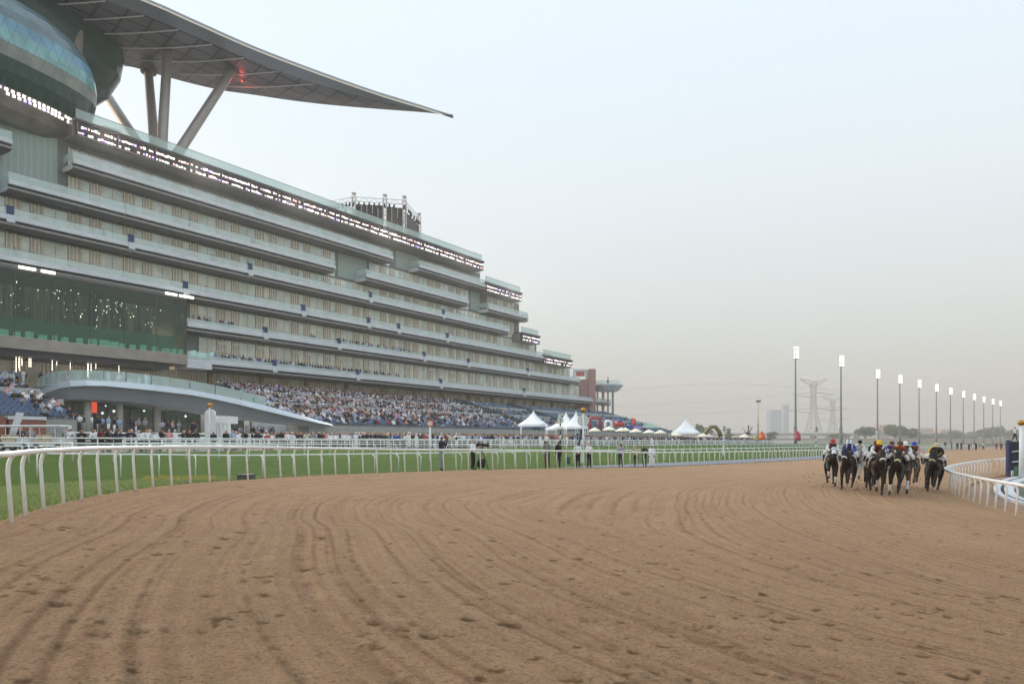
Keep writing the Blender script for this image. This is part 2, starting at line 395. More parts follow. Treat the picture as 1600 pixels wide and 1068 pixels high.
# grass fringe along the edge of the sand and on the near bank
gr = MB()
for _ in range(9000):
    i = random.randint(15, 75); a = OUT[i]; b_ = OUT[i + 1]; u = random.random(); e = b_[:2] - a[:2]; e = e / np.linalg.norm(e)
    o_ = abs(random.gauss(0, .9)) + .02 if random.random() < .6 else random.uniform(0, 4.5)
    q = a[:2] + (b_[:2] - a[:2]) * u + np.array([-e[1], e[0]]) * o_
    zz = CZ - (a[2] + (b_[2] - a[2]) * u) - .06; hh = random.uniform(.02, .07) * (1.3 if o_ < .3 else .8); w = random.uniform(.003, .006); th = random.uniform(0, 6.28)
    dx, dy = math.cos(th) * w, math.sin(th) * w; lx, ly = random.gauss(0, .03), random.gauss(0, .03)
    gr.add([(q[0] - dx, q[1] - dy, zz), (q[0] + dx, q[1] + dy, zz), (q[0] + lx * .5 + dx * .7, q[1] + ly * .5 + dy * .7, zz + hh * .6 + .03), (q[0] + lx, q[1] + ly, zz + hh + .03)], [(0, 1, 2, 3)])
tag(gr.build('grass_blades', mat('grass_blade', (.17, .24, .055), .7, var=.3, vscale=1)), 'blades of grass fringing the outer edge of the dirt track', 'grass', kind='stuff')
fl = MB()
for _ in range(330):
    i = random.uniform(0, 1); px = 222 + i * 115; dd = 21.5 + random.gauss(0, .55) + i * 1.0; x = PX(px, dd); z = gz(x, dd) + random.uniform(.06, .14); r = random.uniform(.012, .026)
    fl.sphere((x, dd, z), (r, r, r * .6), 5, 3)
tag(fl.build('yellow_flowers', mat('yellow_petals', (.50, .40, .05), .7)), 'low drift of small yellow flowers along the turf bank', 'flowers', kind='stuff')

# grey service path behind the rail, farther round the bend
pm = MB(); pts = [p for p in OUT if p[1] > 39.5]
ra, rb, rc = [], [], []
for k, p in enumerate(pts):
    q = pts[min(k + 1, len(pts) - 1)] - pts[max(k - 1, 0)]; q = q[:2] / np.linalg.norm(q[:2]); nn = np.array([-q[1], q[0]]); wdt = 2.6 * float(smooth(k / 8.0)) + .05
    for lst, o_ in ((ra, .28), (rb, .28 + wdt * .5), (rc, .28 + wdt)):
        c = p[:2] + nn * o_; lst.append((c[0], c[1], max(gz(c[0], c[1]), CZ - p[2] - .25) + .05))
pm.loft([ra, rb, rc], closed=False, sm=True)
tag(pm.build('service_path', mat('blue_grey_asphalt', lin((128, 134, 146)), .9, bump=.3, bscale=30)), kind='structure')

# base sheet to the horizon
bs = MB(); bs.add([(-1600, -150, -.9), (2300, -150, -.9), (2300, 2700, -.9), (-1600, 2700, -.9)], [(0, 1, 2, 3)])
tag(bs.build('ground', mat('dry_sandy_ground', (.26, .21, .15), .95, var=.25, vscale=.02)), kind='structure')
# ---------------------------------------------------------------- infield inside the bend
IP = np.vstack([INN[:, :2], [(900, 548), (900, -26)]])
xs = np.concatenate([np.linspace(13, 70, 120), np.linspace(72, 700, 60)]); ys = np.concatenate([np.linspace(-20, 90, 200), np.linspace(92, 560, 60)])
X, Y = np.meshgrid(xs, ys); di, hi, _ = near(INN, X, Y); ii = inside(IP, X, Y)
Z = CZ - hi - .03 - .25 * smooth((di - 1) / 3) + vnoise(X, Y, .5, 31) * .04
m_inf, n, b = node_mat('infield_ground'); b.inputs['Roughness'].default_value = .95
t = n.nodes.new('ShaderNodeTexCoord')
col = mixc(rng(nz(.5, 4), .35, .65), (.10, .125, .085), (.15, .165, .12)); col = mixc(rng(nz(18, 5, .7), .5, .7, 0, .5), col, (.06, .07, .05))
col = mixc(rng(attr('edge'), 1.6, 2.0), (.31, .19, .12), col); n.links.new(col, b.inputs['Base Color'])
inf = grid_mesh('infield', X, Y, Z, ii | (di < .3), m_inf, {'edge': di}); tag(inf, kind='structure')
def infz(x, y):
    d, h_, _ = near(INN, np.array([float(x)]), np.array([float(y)])); return CZ - h_[0] - .03 - .25 * float(smooth((d[0] - 1) / 3))
# pale curved kerbs and the dark drive between them, inside the inner rail
def ribbon(name, pts, w, m, lift=.03, hgt=0):
    c = catmull(pts, .5); a_, b_ = [], []
    for k in range(len(c)):
        e = c[min(k + 1, len(c) - 1)] - c[max(k - 1, 0)]; e = e / np.linalg.norm(e); nn = np.array([-e[1], e[0]])
        for lst, sg in ((a_, -1), (b_, 1)): q = c[k] + nn * sg * w / 2; lst.append((q[0], q[1], infz(q[0], q[1]) + lift))
    mb = MB()
    if hgt:
        mb.loft([[(p[0], p[1], p[2] - .2) for p in a_], [(p[0], p[1], p[2] + hgt) for p in a_], [(p[0], p[1], p[2] + hgt) for p in b_], [(p[0], p[1], p[2] - .2) for p in b_]], closed=False)
    else: mb.loft([a_, b_], closed=False)
    return tag(mb.build(name, m), kind='structure')
def IQ(px, y, h=2.75): d = F * h / (y - HY); return (PX(px, d), d)
m_kerb = mat('pale_kerb_stone', (.62, .63, .66), .7, bump=.2)
kerb1 = [IQ(1612, 752), IQ(1590, 753.5), IQ(1572, 758), IQ(1560, 765), IQ(1558, 773), IQ(1565, 782), IQ(1580, 790), IQ(1600, 796), IQ(1630, 802)]
kerb2 = [IQ(1640, 750), IQ(1608, 754), IQ(1589, 759), IQ(1578, 766), IQ(1577, 773), IQ(1584, 781), IQ(1598, 788), IQ(1620, 794)]
ribbon('kerb', kerb1, .30, m_kerb, .02, .10); ribbon('kerb', kerb2, .42, m_kerb, .02, .12)
ribbon('drive', [((a[0] + b[0]) / 2 , (a[1] + b[1]) / 2) for a, b in zip([IQ(1570, 757), IQ(1562, 765), IQ(1561, 773), IQ(1570, 782), IQ(1588, 790)], [IQ(1589, 759), IQ(1578, 766), IQ(1577, 773), IQ(1584, 781), IQ(1598, 788)])], .55, mat('dark_asphalt', (.06, .06, .065), .9), .012)

# ---------------------------------------------------------------- grandstand
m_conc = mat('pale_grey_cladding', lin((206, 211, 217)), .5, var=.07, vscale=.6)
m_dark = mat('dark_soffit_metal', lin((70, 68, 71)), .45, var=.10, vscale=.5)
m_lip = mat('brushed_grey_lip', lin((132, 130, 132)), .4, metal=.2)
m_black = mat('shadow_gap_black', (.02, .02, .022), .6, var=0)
m_bal = glass('balcony_glass', (.70, .78, .775), .42, .08, .5)
m_balt = glass('parapet_glass', (.60, .70, .69), .42, .08, .5)
m_fin = mat('cream_metal_fin', lin((212, 204, 188)), .4, var=.05)
m_finw = mat('white_metal_fin', lin((240, 240, 238)), .4, var=.04)
m_fint = mat('tan_timber_fin', lin((238, 228, 206)), .4)
m_tan = mat('tan_interior_panel', lin((150, 136, 112)), .6, var=.15)
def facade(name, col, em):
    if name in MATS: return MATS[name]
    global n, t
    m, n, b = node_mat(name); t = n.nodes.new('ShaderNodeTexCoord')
    c = mixc(rng(nz(.42, 3), .38, .6), tuple(x * .84 for x in col), tuple(min(1, x * 1.12) for x in col)); n.links.new(c, b.inputs['Base Color'])  # tone varied to imitate lit panes and dark reflecting ones
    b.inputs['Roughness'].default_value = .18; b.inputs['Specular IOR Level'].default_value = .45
    n.links.new(c, b.inputs['Emission Color']); b.inputs['Emission Strength'].default_value = em      # glow added to brighten the facade: lit rooms and reflected sky
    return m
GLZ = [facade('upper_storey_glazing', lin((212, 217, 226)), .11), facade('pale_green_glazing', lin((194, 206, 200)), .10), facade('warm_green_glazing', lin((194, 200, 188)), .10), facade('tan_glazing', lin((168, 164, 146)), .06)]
m_rib = bpy.data.materials.new('ribbed_green_panel'); m_rib.use_nodes = True; n = m_rib.node_tree; b = n.nodes['Principled BSDF']; t = n.nodes.new('ShaderNodeTexCoord')
mp = n.nodes.new('ShaderNodeMapping'); mp.inputs['Rotation'].default_value = (0, 0, -math.atan2(DIR.y, DIR.x)); n.links.new(t.outputs['Object'], mp.inputs[0])
sp = n.nodes.new('ShaderNodeSeparateXYZ'); n.links.new(mp.outputs[0], sp.inputs[0])
fr = math_('FRACT', math_('MULTIPLY', sp.outputs[0], 1.35)); n.links.new(mixc(math_('LESS_THAN', fr, .08), lin((150, 166, 160)), lin((184, 197, 192))), b.inputs['Base Color']); b.inputs['Roughness'].default_value = .5

m_wall = mat('dark_storey_wall', lin((112, 118, 112)), .5, var=.15, vscale=.3)  # darker tone all over, so the panes read as framed
g = thing('grandstand', W(0, 0, -1.4), 'vast stepped grandstand of pale balconies, green glass storeys and a crescent canopy', 'grandstand')
ZL = dict(G=11.8, F=17.1, E=22.0, D=27.0, C=31.4, B=36.3, A=40.1)
LV = 'GFEDCBA'
SET = -3.2
S_END = dict(G=S(906, SET), F=S(890, SET), E=S(838, SET), D=S(811, SET), C=S(811, SET), B=S(750, SET))      # right end of the storey above each level
S_BEG = -46
FLOOR0 = 7.6
def sbox(mb, s0, s1, n0, n1, z0, z1, mi=0): mb.box(s0, s1, n0, n1, z0, z1, W, mi)
# storeys
def sto(name, s0, s1, n0, n1, z0, z1, m):
    mb = MB(); sbox(mb, s0, s1, n0, n1, z0, z1); return mb.build(name, m, g)
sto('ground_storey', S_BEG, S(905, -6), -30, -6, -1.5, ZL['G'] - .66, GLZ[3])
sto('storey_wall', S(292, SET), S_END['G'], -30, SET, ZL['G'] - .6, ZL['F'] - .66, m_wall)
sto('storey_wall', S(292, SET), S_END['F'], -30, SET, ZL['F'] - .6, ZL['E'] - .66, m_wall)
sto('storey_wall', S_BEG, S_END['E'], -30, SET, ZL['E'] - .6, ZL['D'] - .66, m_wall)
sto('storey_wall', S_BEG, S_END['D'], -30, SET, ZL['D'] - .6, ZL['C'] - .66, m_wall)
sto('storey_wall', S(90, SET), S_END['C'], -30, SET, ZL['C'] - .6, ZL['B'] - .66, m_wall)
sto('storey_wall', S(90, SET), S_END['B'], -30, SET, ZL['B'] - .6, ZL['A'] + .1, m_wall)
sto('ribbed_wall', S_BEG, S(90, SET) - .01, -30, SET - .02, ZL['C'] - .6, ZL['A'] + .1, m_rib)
for a_, b_, lv in ((528, 572, 'C'), (618, 655, 'B'), (735, 749, 'C'), (690, 692, 'D')):
    if lv == 'D': continue
    nx = LV[LV.index(lv) + 1]
    sto('ribbed_wall', S(a_, SET), S(b_, SET), SET, SET + .06, ZL[lv] - .3, ZL[nx] - .7, m_rib)

# windows and louvred doors, bay by bay
BAY = S(106, SET) - S(8, SET); SB = S(8, SET)
wins, doors = [], []
def free(lv, s0, s1):
    gaps = {'C': [(-99, 90), (525, 572), (735, 749)], 'B': [(-99, 90), (615, 655)]}
    lo = {'G': S(300, SET), 'F': S(294, SET)}.get(lv, S_BEG)
    if s0 < lo or s1 > S_END[lv] - .2: return False
    return all(s1 < S(a, SET) or s0 > S(b, SET) for a, b in gaps.get(lv, []))
for lv in 'GFEDCB':
    nx = LV[LV.index(lv) + 1]; z0, z1 = ZL[lv] - .55, ZL[nx] - .72
    for k in range(-7, 26):
        s = SB + k * BAY
        for a, w, kind in ((0, 1.65, 'd'), (1.65, 1.05, 'w'), (2.7, 1.45, 'd'), (4.15, BAY - 4.15, 'w')):
            if free(lv, s + a, s + a + w): (doors if kind == 'd' else wins).append((s + a, w, z0, z1, lv))
def win_mesh(mb, s, w, z0, z1, lv):
    mi = 0 if lv == 'B' else (1 if lv in 'CD' else 2)
    sbox(mb, s + .06, s + w - .06, SET + .005, SET + .05, z0 + .05, z1 - .22, mi)
    sbox(mb, s, s + w, SET + .002, SET + .03, z1 - .2, z1, 4)
    for k in ([0, .5, 1] if w > 2 else [0, 1]):
        q = s + .03 + (w - .06) * k; sbox(mb, q - .03, q + .03, SET + .052, SET + .085, z0, z1 - .3, 4)
WM = [GLZ[0], GLZ[1], GLZ[2], m_black, mat('grey_window_bead', lin((150, 152, 150)), .5, var=0)]
def door_mesh(mb, s, w, z0, z1, lv):
    sbox(mb, s + .02, s + w - .02, SET + .004, SET + .04, z0, z1 - .15, 0)
    k = 4
    for i in range(k):
        q = s + .1 + (w - .2) * i / (k - 1); sbox(mb, q - .07, q + .07, SET + .045, SET + .20, z0, z1 - .1 - (.12 if i % 2 else 0), 1 if (i in (0, 3) and lv != 'B') else 2)
    if lv in 'G': sbox(mb, s + .1, s + w - .1, SET + .31, SET + .36, z1 - .9, z1 - .45, 2)
DM = [mat('curtain_behind_glass', lin((188, 178, 156)), .4, var=.10, vscale=1.2, emit=lin((190, 176, 150)), es=.06), m_fint, m_finw]
view = lambda q: DEP(q[0], 0) + abs(q[0] - 20) * .0
for lst, fn, nm, mm in ((wins, win_mesh, 'window', WM), (doors, door_mesh, 'louvred_door', DM)):
    lst.sort(key=lambda q: (q[0] < -8, DEP(q[0])))
    for q in lst[:99]: mb = MB(); fn(mb, *q); mb.build(nm, mm, g)
    mb = MB()
    for q in lst[99:]: fn(mb, *q)
    tag(mb.build(nm, mm, g), kind='stuff')

# balconies
def balcony(lv, s0, s1, depth=3.2, n1=0.0, endl=False, endr=True, hgl=1.55, solid=.55, jpx=(), taper=True):
    z = ZL[lv]; mb = MB(); nb = SET - .1
    # slab: fascia, dark recess, lip, soffit that rises to the wall
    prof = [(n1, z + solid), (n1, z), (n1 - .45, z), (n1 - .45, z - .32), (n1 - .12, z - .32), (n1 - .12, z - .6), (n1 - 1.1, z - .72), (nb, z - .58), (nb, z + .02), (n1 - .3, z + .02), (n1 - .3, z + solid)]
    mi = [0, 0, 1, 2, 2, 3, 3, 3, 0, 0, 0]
    r0 = [W(s0, a, c) for a, c in prof]; r1 = [W(s1, a, c) for a, c in prof]; k = len(prof)
    mb.add(r0 + r1, [])
    for j in range(k): mb.f.append([j, (j + 1) % k, k + (j + 1) % k, k + j]); mb.m.append(mi[j]); mb.s.append(False)
    mb.f.append(list(range(k - 1, -1, -1))); mb.m.append(0); mb.s.append(False); mb.f.append([k + j for j in range(k)]); mb.m.append(0); mb.s.append(False)
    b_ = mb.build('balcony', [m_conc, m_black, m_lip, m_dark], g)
    gb = MB(); L = s1 - s0; nn = max(1, int(L / 2.2))
    for i in range(nn):
        a = s0 + L * i / nn; sbox(gb, a + .012, a + L / nn - .012, n1 - .22, n1 - .19, z + solid + .01, z + hgl)
    for sx_, on in ((s0, endl), (s1, endr)):
        if on: sbox(gb, sx_ - .02 if sx_ == s1 else sx_, sx_ + (.01 if sx_ == s1 else .03), nb + .1, n1 - .24, z + solid + .01, z + hgl)
    gb.build('balustrade', m_bal, b_)
    rb_ = MB(); sbox(rb_, s0, s1, n1 - .235, n1 - .175, z + hgl, z + hgl + .05); rb_.build('handrail', m_lip, b_)
    return b_
SS = lambda px: S(px, 0)
def seam(lv, px):
    mb = MB(); s = SS(px); sbox(mb, s - .45, s + .45, .004, .06, ZL[lv] - .3, ZL[lv] + .62, 0)
    for i in range(3): sbox(mb, s - .4 + i * .28, s - .18 + i * .28, -.5, -.1, ZL[lv] + .63, ZL[lv] + 1.75, 1)
    mb.build('stair_gate', [m_conc, mat('deep_blue_seat_shell', lin((38, 62, 110)), .5)], g)
balcony('B', S_BEG, SS(20), endr=True); balcony('B', SS(115), SS(615), endl=True); balcony('B', SS(656), SS(767), endl=True)
balcony('C', S_BEG, SS(-25)); balcony('C', SS(14), SS(196.5), endl=True); balcony('C', SS(197.5), SS(525)); balcony('C', SS(573), SS(733), endl=True); balcony('C', SS(764), SS(826), endl=True)
for lv, cuts in (('D', [-60, 17, 206, 392, 580, 694, 797]), ('E', [-60, 291, 475, 577, 624, 700, 862]), ('F', [293, 416, 531, 664, 733, 826, 907]), ('G', [329, 430, 560, 690, 820, 955])):
    for a, c in zip(cuts[:-1], cuts[1:]): balcony(lv, (S_BEG if a < 0 else SS(a)) + .0, SS(c) - .06, solid=.75 if lv in 'FG' else .58, hgl=1.5 if lv in 'DE' else 1.25, endl=(a == cuts[0]), endr=(c == cuts[-1]))
    for c in cuts[1:-1]: seam(lv, c)
# roof edge, parapet and light strips
def bank(s0, s1, z, n1):
    """one floodlight bank: dark trough with two rows of lit lamps"""
    mb = MB(); sbox(mb, s0 + .02, s1 - .02, n1 - .5, n1 - .1, z, z + 1.75, 0); sbox(mb, s0, s1, n1 - .45, n1 + .05, z - .12, z, 1); sbox(mb, s0, s0 + .07, n1 - .1, n1 + .03, z, z + 1.7, 1)
    o = mb.build('floodlight_bank', [mat('black_lamp_trough', (.03, .028, .035), .5), m_lip], g)
    for row in (0, 1):
        lb = MB(); k = max(4, int((s1 - s0) / .42)); sbox(lb, s0 + .09, s1 - .09, n1 - .12, n1 - .098, z + .2 + row * .82, z + .5 + row * .82, 3)
        for i in range(k):
            if random.random() < .2: continue
            a = s0 + .1 + (s1 - s0 - .2) * i / k; w = (s1 - s0) / k * random.uniform(.45, .85); zz = z + .16 + row * .82 + random.uniform(-.05, .05); hh = random.uniform(.20, .36)
            lb.hexa([W(a, n1 - .1, zz), W(a + w, n1 - .1, zz), W(a + w, n1 - .02, zz + hh * .3), W(a, n1 - .02, zz + hh * .3), W(a, n1 - .1, zz + hh), W(a + w, n1 - .1, zz + hh), W(a + w, n1 - .02, zz + hh * .8), W(a, n1 - .02, zz + hh * .8)], 0 if random.random() < .62 else (1 if random.random() < .7 else 2))
        lb.build('lamp_row', [mat('lit_white_lamp', (.9, .9, .9), .3, var=0, emit=(1, .88, .81), es=1.9), mat('lit_pink_lamp', (.9, .7, .7), .3, var=0, emit=(1, .60, .56), es=.9), mat('lit_violet_lamp', (.5, .4, .7), .3, var=0, emit=(.55, .45, .95), es=1.2), m_black], o)
def strip(px0, px1, z, seg=5.2):
    a, c = SS(px0), SS(px1); k = max(1, round((c - a) / seg))
    for i in range(k): bank(a + (c - a) * i / k, a + (c - a) * (i + 1) / k, z, .15)
    mb = MB(); sbox(mb, a - .3, c + .3, -2.2, .2, z + 1.78, z + 2.1, 0); sbox(mb, a - .3, c + .2, -3.4, -.52, z - .1, z + 1.77, 1); mb.build('roof_edge', [m_dark, m_lip], g)
    gb = MB(); L = c - a; nn = int(L / 2.6)
    for i in range(nn): q = a + L * i / nn; sbox(gb, q + .015, q + L / nn - .015, -.4, -.36, z + 2.11, z + 3.5)
    gb.build('roof_parapet', m_balt, g)
    hb = MB(); sbox(hb, a, c, -.42, -.34, z + 3.5, z + 3.56); hb.build('handrail', m_lip, g)
strip(120, 755, ZL['A']); strip(760, 815, ZL['B'] - .8); strip(816, 843, 25.6); strip(850, 894, 20.9)
sto('roof_slab', S_BEG, S_END['B'] + .5, -30, -3.5, ZL['A'] + .12, ZL['A'] + 1.7, m_conc)
sto('plant_room', S(146, -8), S(173, -8), -12, -5, ZL['A'] + 1.72, ZL['A'] + 4.6, mat('dark_green_plant_housing', lin((84, 94, 90)), .7))
sto('roof_slab', S_END['B'] + .52, S_END['C'] + .3, -30, -3.5, ZL['B'] - .64, ZL['B'] + .9, m_conc)
sto('roof_slab', S_END['D'] + .32, S_END['E'] + .3, -30, -3.5, ZL['D'] - .64, ZL['D'] + .5, m_conc)
sto('roof_slab', S_END['E'] + .32, S_END['F'] + .3, -30, -3.5, ZL['E'] - .64, ZL['E'] + .6, m_conc)

# the dark glass lounge that projects at the left of the lower storeys
s1 = SS(287)
lf = MB(); sbox(lf, S_BEG, s1 + .2, -9.5, .7, 11.3, 12.75, 0); sbox(lf, S_BEG, s1 - 2, -9, -.3, 10.5, 11.28, 1); lf.build('lounge_floor', [mat('taupe_cladding', lin((150, 142, 132)), .55, var=.12, vscale=.8), m_dark], g)
m_lw, n, b = node_mat('reflection_streak_wall'); t = n.nodes.new('ShaderNodeTexCoord'); mp = n.nodes.new('ShaderNodeMapping'); mp.inputs['Scale'].default_value = (1.1, 1.1, .10); n.links.new(t.outputs['Object'], mp.inputs[0])  # vertical streaks and faint glow imitate reflections in the lounge glass
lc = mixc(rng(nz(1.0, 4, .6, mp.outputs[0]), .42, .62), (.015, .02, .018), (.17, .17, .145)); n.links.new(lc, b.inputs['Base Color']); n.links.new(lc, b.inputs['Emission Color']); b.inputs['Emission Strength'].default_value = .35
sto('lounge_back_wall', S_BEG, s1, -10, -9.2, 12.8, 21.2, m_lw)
sto('lounge_ceiling', S_BEG, s1 + .1, -9.15, .62, 20.9, 21.25, mat('lounge_ceiling_panel', (.12, .11, .10), .6))
m_lg = glass('dark_green_lounge_glass', (.062, .078, .068), .36, .04, .5)
gl = MB(); k = 16
for i in range(k): a = S_BEG + (s1 - S_BEG) * i / k; sbox(gl, a + .02, a + (s1 - S_BEG) / k - .02, .55, .6, 12.8, 20.85)
sbox(gl, s1 + .0, s1 + .05, -3, .5, 12.8, 20.85)
for i in range(k + 1): a = S_BEG + (s1 - S_BEG) * i / k; sbox(gl, a - .025, a + .018, .48, .66, 12.8, 20.85, 1)
gl.build('lounge_glazing', [m_lg, mat('thin_steel_mullion', (.10, .11, .11), .4, var=0)], g)
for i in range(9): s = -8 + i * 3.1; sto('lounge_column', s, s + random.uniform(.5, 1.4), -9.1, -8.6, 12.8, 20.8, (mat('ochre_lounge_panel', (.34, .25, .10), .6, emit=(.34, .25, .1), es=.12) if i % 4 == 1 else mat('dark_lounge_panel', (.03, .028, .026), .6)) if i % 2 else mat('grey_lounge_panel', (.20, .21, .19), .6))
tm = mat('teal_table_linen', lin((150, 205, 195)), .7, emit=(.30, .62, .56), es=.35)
for i in range(30):
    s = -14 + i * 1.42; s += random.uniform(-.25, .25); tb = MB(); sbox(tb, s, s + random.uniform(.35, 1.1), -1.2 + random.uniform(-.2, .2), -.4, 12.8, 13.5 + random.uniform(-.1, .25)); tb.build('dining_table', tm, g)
rl = MB(); sbox(rl, S_BEG, s1 - .4, -1.6, -1.54, 13.2, 15.5); rl.build('lounge_screen', glass('teal_screen_glass', (.14, .40, .34), .6), g)
for i in range(96):
    s = random.triangular(-6, s1 - 1, 14); lp = MB(); r = random.uniform(.018, .036); zz = random.uniform(16.6, 20.2) if random.random() < .8 else random.uniform(15, 17)
    p = W(s, random.uniform(-5, -.6), zz); lp.sphere(p, (r, r, r * random.uniform(1, 3)), 6, 4); lp.build('pendant_lamp', mat('lit_pendant', (1, .9, .7), .4, var=0, emit=(1, .90, .74), es=9), g)
for px0, px1 in ((25, 52), (60, 82), (254, 272), (276, 298)):
    mb = MB(); sbox(mb, SS(px0), SS(px1), .72, .86, 21.1, 21.45); mb.build('strip_light', mat('lit_strip', (1, 1, 1), .3, var=0, emit=(1, .97, .9), es=1.5), g)
mb = MB(); sbox(mb, s1 + .25, SS(329), -3, .4, 10.9, 12.3); mb.build('stair_landing', m_conc, g)
gb = MB(); sbox(gb, s1 + .3, SS(329), .34, .38, 12.32, 13.4); gb.build('landing_balustrade', m_bal, g)

# concourse behind the terrace: fins, warm light, hanging lamps
mb = MB()
for i in range(58):
    s = -14 + i * 3.45
    if s > S(898, -6): break
    for q in ((0, .22), (.5, .2), (.95, .2), (1.45, .22)): sbox(mb, s + q[0], s + q[0] + q[1], -5.98, -5.8, 6, 11.1)
tag(mb.build('concourse_fin', m_fint, g), kind='stuff')
for i in range(16):
    s = random.uniform(-2, SS(205)); z = 10.9; L = random.uniform(1.0, 2.6); lp = MB(); p = W(s, -2.5 + random.uniform(-1, 1), z)
    for q in range(int(L / .2)): lp.sphere((p.x, p.y, p.z - q * .2), (.05, .05, .08), 6, 4)
    lp.build('hanging_lamp', mat('lit_crystal', (1, .9, .8), .3, var=0, emit=(1, .84, .68), es=2.6), g)
for i in range(12):
    s = SS(340) + i * 9.2
    if s > SS(890): break
    cb = MB(); cb.tube([W(s, -2.2, 7.2), W(s, -2.2, ZL['G'] - .6)], .4, 12); cb.build('terrace_column', mat('bronze_column', lin((120, 92, 66)), .5), g)

# crescent canopy
FE = [(-160, 92), (-80, 99), (120, 88.5), (225, 96), (300, 101.5), (400, 109.5), (500, 117.5), (600, 125.8), (660, 131), (708, 135.5)]
fr_ = []; rr2 = []
for px, y in ((225, 0), (300, 33), (400, 77), (500, 115), (600, 150), (660, 168), (708, 184)):
    d = F * 64 / (HY - y); fr_.append((PX(px, d), d))
d0 = np.array(fr_[1]) - np.array(fr_[0]); d0 /= np.linalg.norm(d0); fr_ = [tuple(np.array(fr_[0]) - d0 * 34 - np.array((6, -3))), tuple(np.array(fr_[0]) - d0 * 16 - np.array((1.5, -1)))] + fr_
for px, y in ((185, 103), (240, 116), (300, 132), (350, 143), (400, 150), (500, 165), (600, 176), (660, 181.5), (708, 186.5)):
    d = F * 63.2 / (HY - y); rr2.append((PX(px, d), d))
rr2 = [(rr2[0][0] - 22, rr2[0][1] - 5)] + rr2
FC = catmull(fr_, 1.0); RC = catmull(rr2, 1.0)
NR = 44
def at(c, u): k = u * (len(c) - 1); i = int(min(k, len(c) - 2)); return c[i] + (c[i + 1] - c[i]) * (k - i)
rings = []; band = []
for i in range(NR + 1):
    u = i / NR; f, r = at(FC, u), at(RC, u); w = np.linalg.norm(f - r); q = (r - f) / max(w, 1e-6)
    b_in = min(3.4, w * .3); th = min(2.0, .25 + w * .11)
    Z0 = 64 + CZ
    p = lambda k, z: (f[0] + q[0] * k, f[1] + q[1] * k, Z0 + z)
    rings.append([p(0, .0), p(.14, -.2), p(b_in, -.55 * min(1, w / 6)), p(w * .5, -1.15 * min(1, w / 14)), p(w - .3, -.8 * min(1, w / 14)), p(w, -.4 * min(1, w / 14)), p(w - .2, .3 * min(1, w / 14)), p(w * .5, th), p(b_in * .5, .75 * min(1, w / 6 + .3)), p(.1, .42)])
mb = MB(); k = 10; mb.add([v for r in rings for v in r], [])
MI = [3, 1, 0, 0, 1, 1, 2, 2, 2, 2]
for i in range(NR):
    for j in range(k): mb.f.append([i * k + j, i * k + (j + 1) % k, (i + 1) * k + (j + 1) % k, (i + 1) * k + j]); mb.m.append(MI[j]); mb.s.append(j in (2, 3, 6, 7))
mb.f.append(list(range(k))); mb.m.append(1); mb.s.append(False); mb.f.append([NR * k + j for j in range(k - 1, -1, -1)]); mb.m.append(1); mb.s.append(False)
m_pan, n, b = node_mat('soffit_panels'); t = n.nodes.new('ShaderNodeTexCoord')
mp = n.nodes.new('ShaderNodeMapping'); mp.inputs['Rotation'].default_value = (0, 0, -math.radians(48)); n.links.new(t.outputs['Object'], mp.inputs[0])
br = n.nodes.new('ShaderNodeTexBrick'); n.links.new(mp.outputs[0], br.inputs[0]); br.inputs['Scale'].default_value = 1; br.inputs['Brick Width'].default_value = 3.4; br.inputs['Row Height'].default_value = 2.6; br.inputs['Mortar Size'].default_value = .2; br.offset = 0
br.inputs['Color1'].default_value = (*lin((84, 80, 86)), 1); br.inputs['Color2'].default_value = (*lin((94, 90, 96)), 1); br.inputs['Mortar'].default_value = (*lin((14, 13, 18)), 1)
n.links.new(br.outputs[0], b.inputs['Base Color']); b.inputs['Roughness'].default_value = .4; b.inputs['Metallic'].default_value = .3
cn = mb.build('canopy', [m_pan, mat('canopy_edge_metal', lin((116, 120, 128)), .35, metal=.4, var=.05), mat('canopy_roof_sheet', lin((150, 152, 156)), .4, metal=.3), mat('lit_edge_line', (.9, .85, .75), .4, var=0, emit=(1, .92, .8), es=.12)], g)
def fpoint(d, u0=0):      # where a line at depth d crosses the inner edge of the front band and the rear edge
    lo = hi = None
    for i in range(NR):
        for idx, tgt in ((2, 'f'), (4, 'r')):
            a, c = Vector(rings[i][idx]), Vector(rings[i + 1][idx])
            if (a.y - d) * (c.y - d) <= 0 and abs(c.y - a.y) > 1e-6:
                q = a.lerp(c, (d - a.y) / (c.y - a.y))
                if tgt == 'f': hi = q
                else: lo = q
    return lo, hi
for y in (2, 25, 47, 70, 91, 112, 131):
    d = F * 63.3 / (HY - y); lo, hi = fpoint(d)
    if hi is None: continue
    lo = lo or Vector((hi.x - 26, d, hi.z))
    x0 = max(lo.x, hi.x - 17); pts = []
    for i in range(9):
        u = i / 8; x = x0 + (hi.x - x0) * u; pts.append((x, d, hi.z - .12 - .62 * math.sin(math.pi * min(1, u * .8 + .2)) * (hi.x - x0) / 17))
    tb = MB(); tb.tube(pts, .11, 6); tb.build('light_track', mat('pale_light_track', lin((200, 198, 198)), .4), cn)
mb = MB()                                       # red glow of an aviation light on the soffit
p = P(378, 128, F * 62.6 / (HY - 128)); mb.sphere((p.x, p.y, CZ + 62.7), (.16, .16, .12), 10, 6); mb.build('warning_lamp', mat('lit_red_lamp', (.8, .05, .05), .4, var=0, emit=(1, .04, .03), es=3), cn)
pl = bpy.data.lights.new('warning_lamp_light', 'POINT'); pl.energy = 130; pl.color = (1, .06, .05); pl.shadow_soft_size = .3; plo = bpy.data.objects.new('warning_lamp_light', pl); COL.objects.link(plo); plo.location = (p.x, p.y, CZ + 61.6)
m_col = mat('bronze_grey_steel', lin((150, 142, 136)), .4, metal=.35, var=.06)
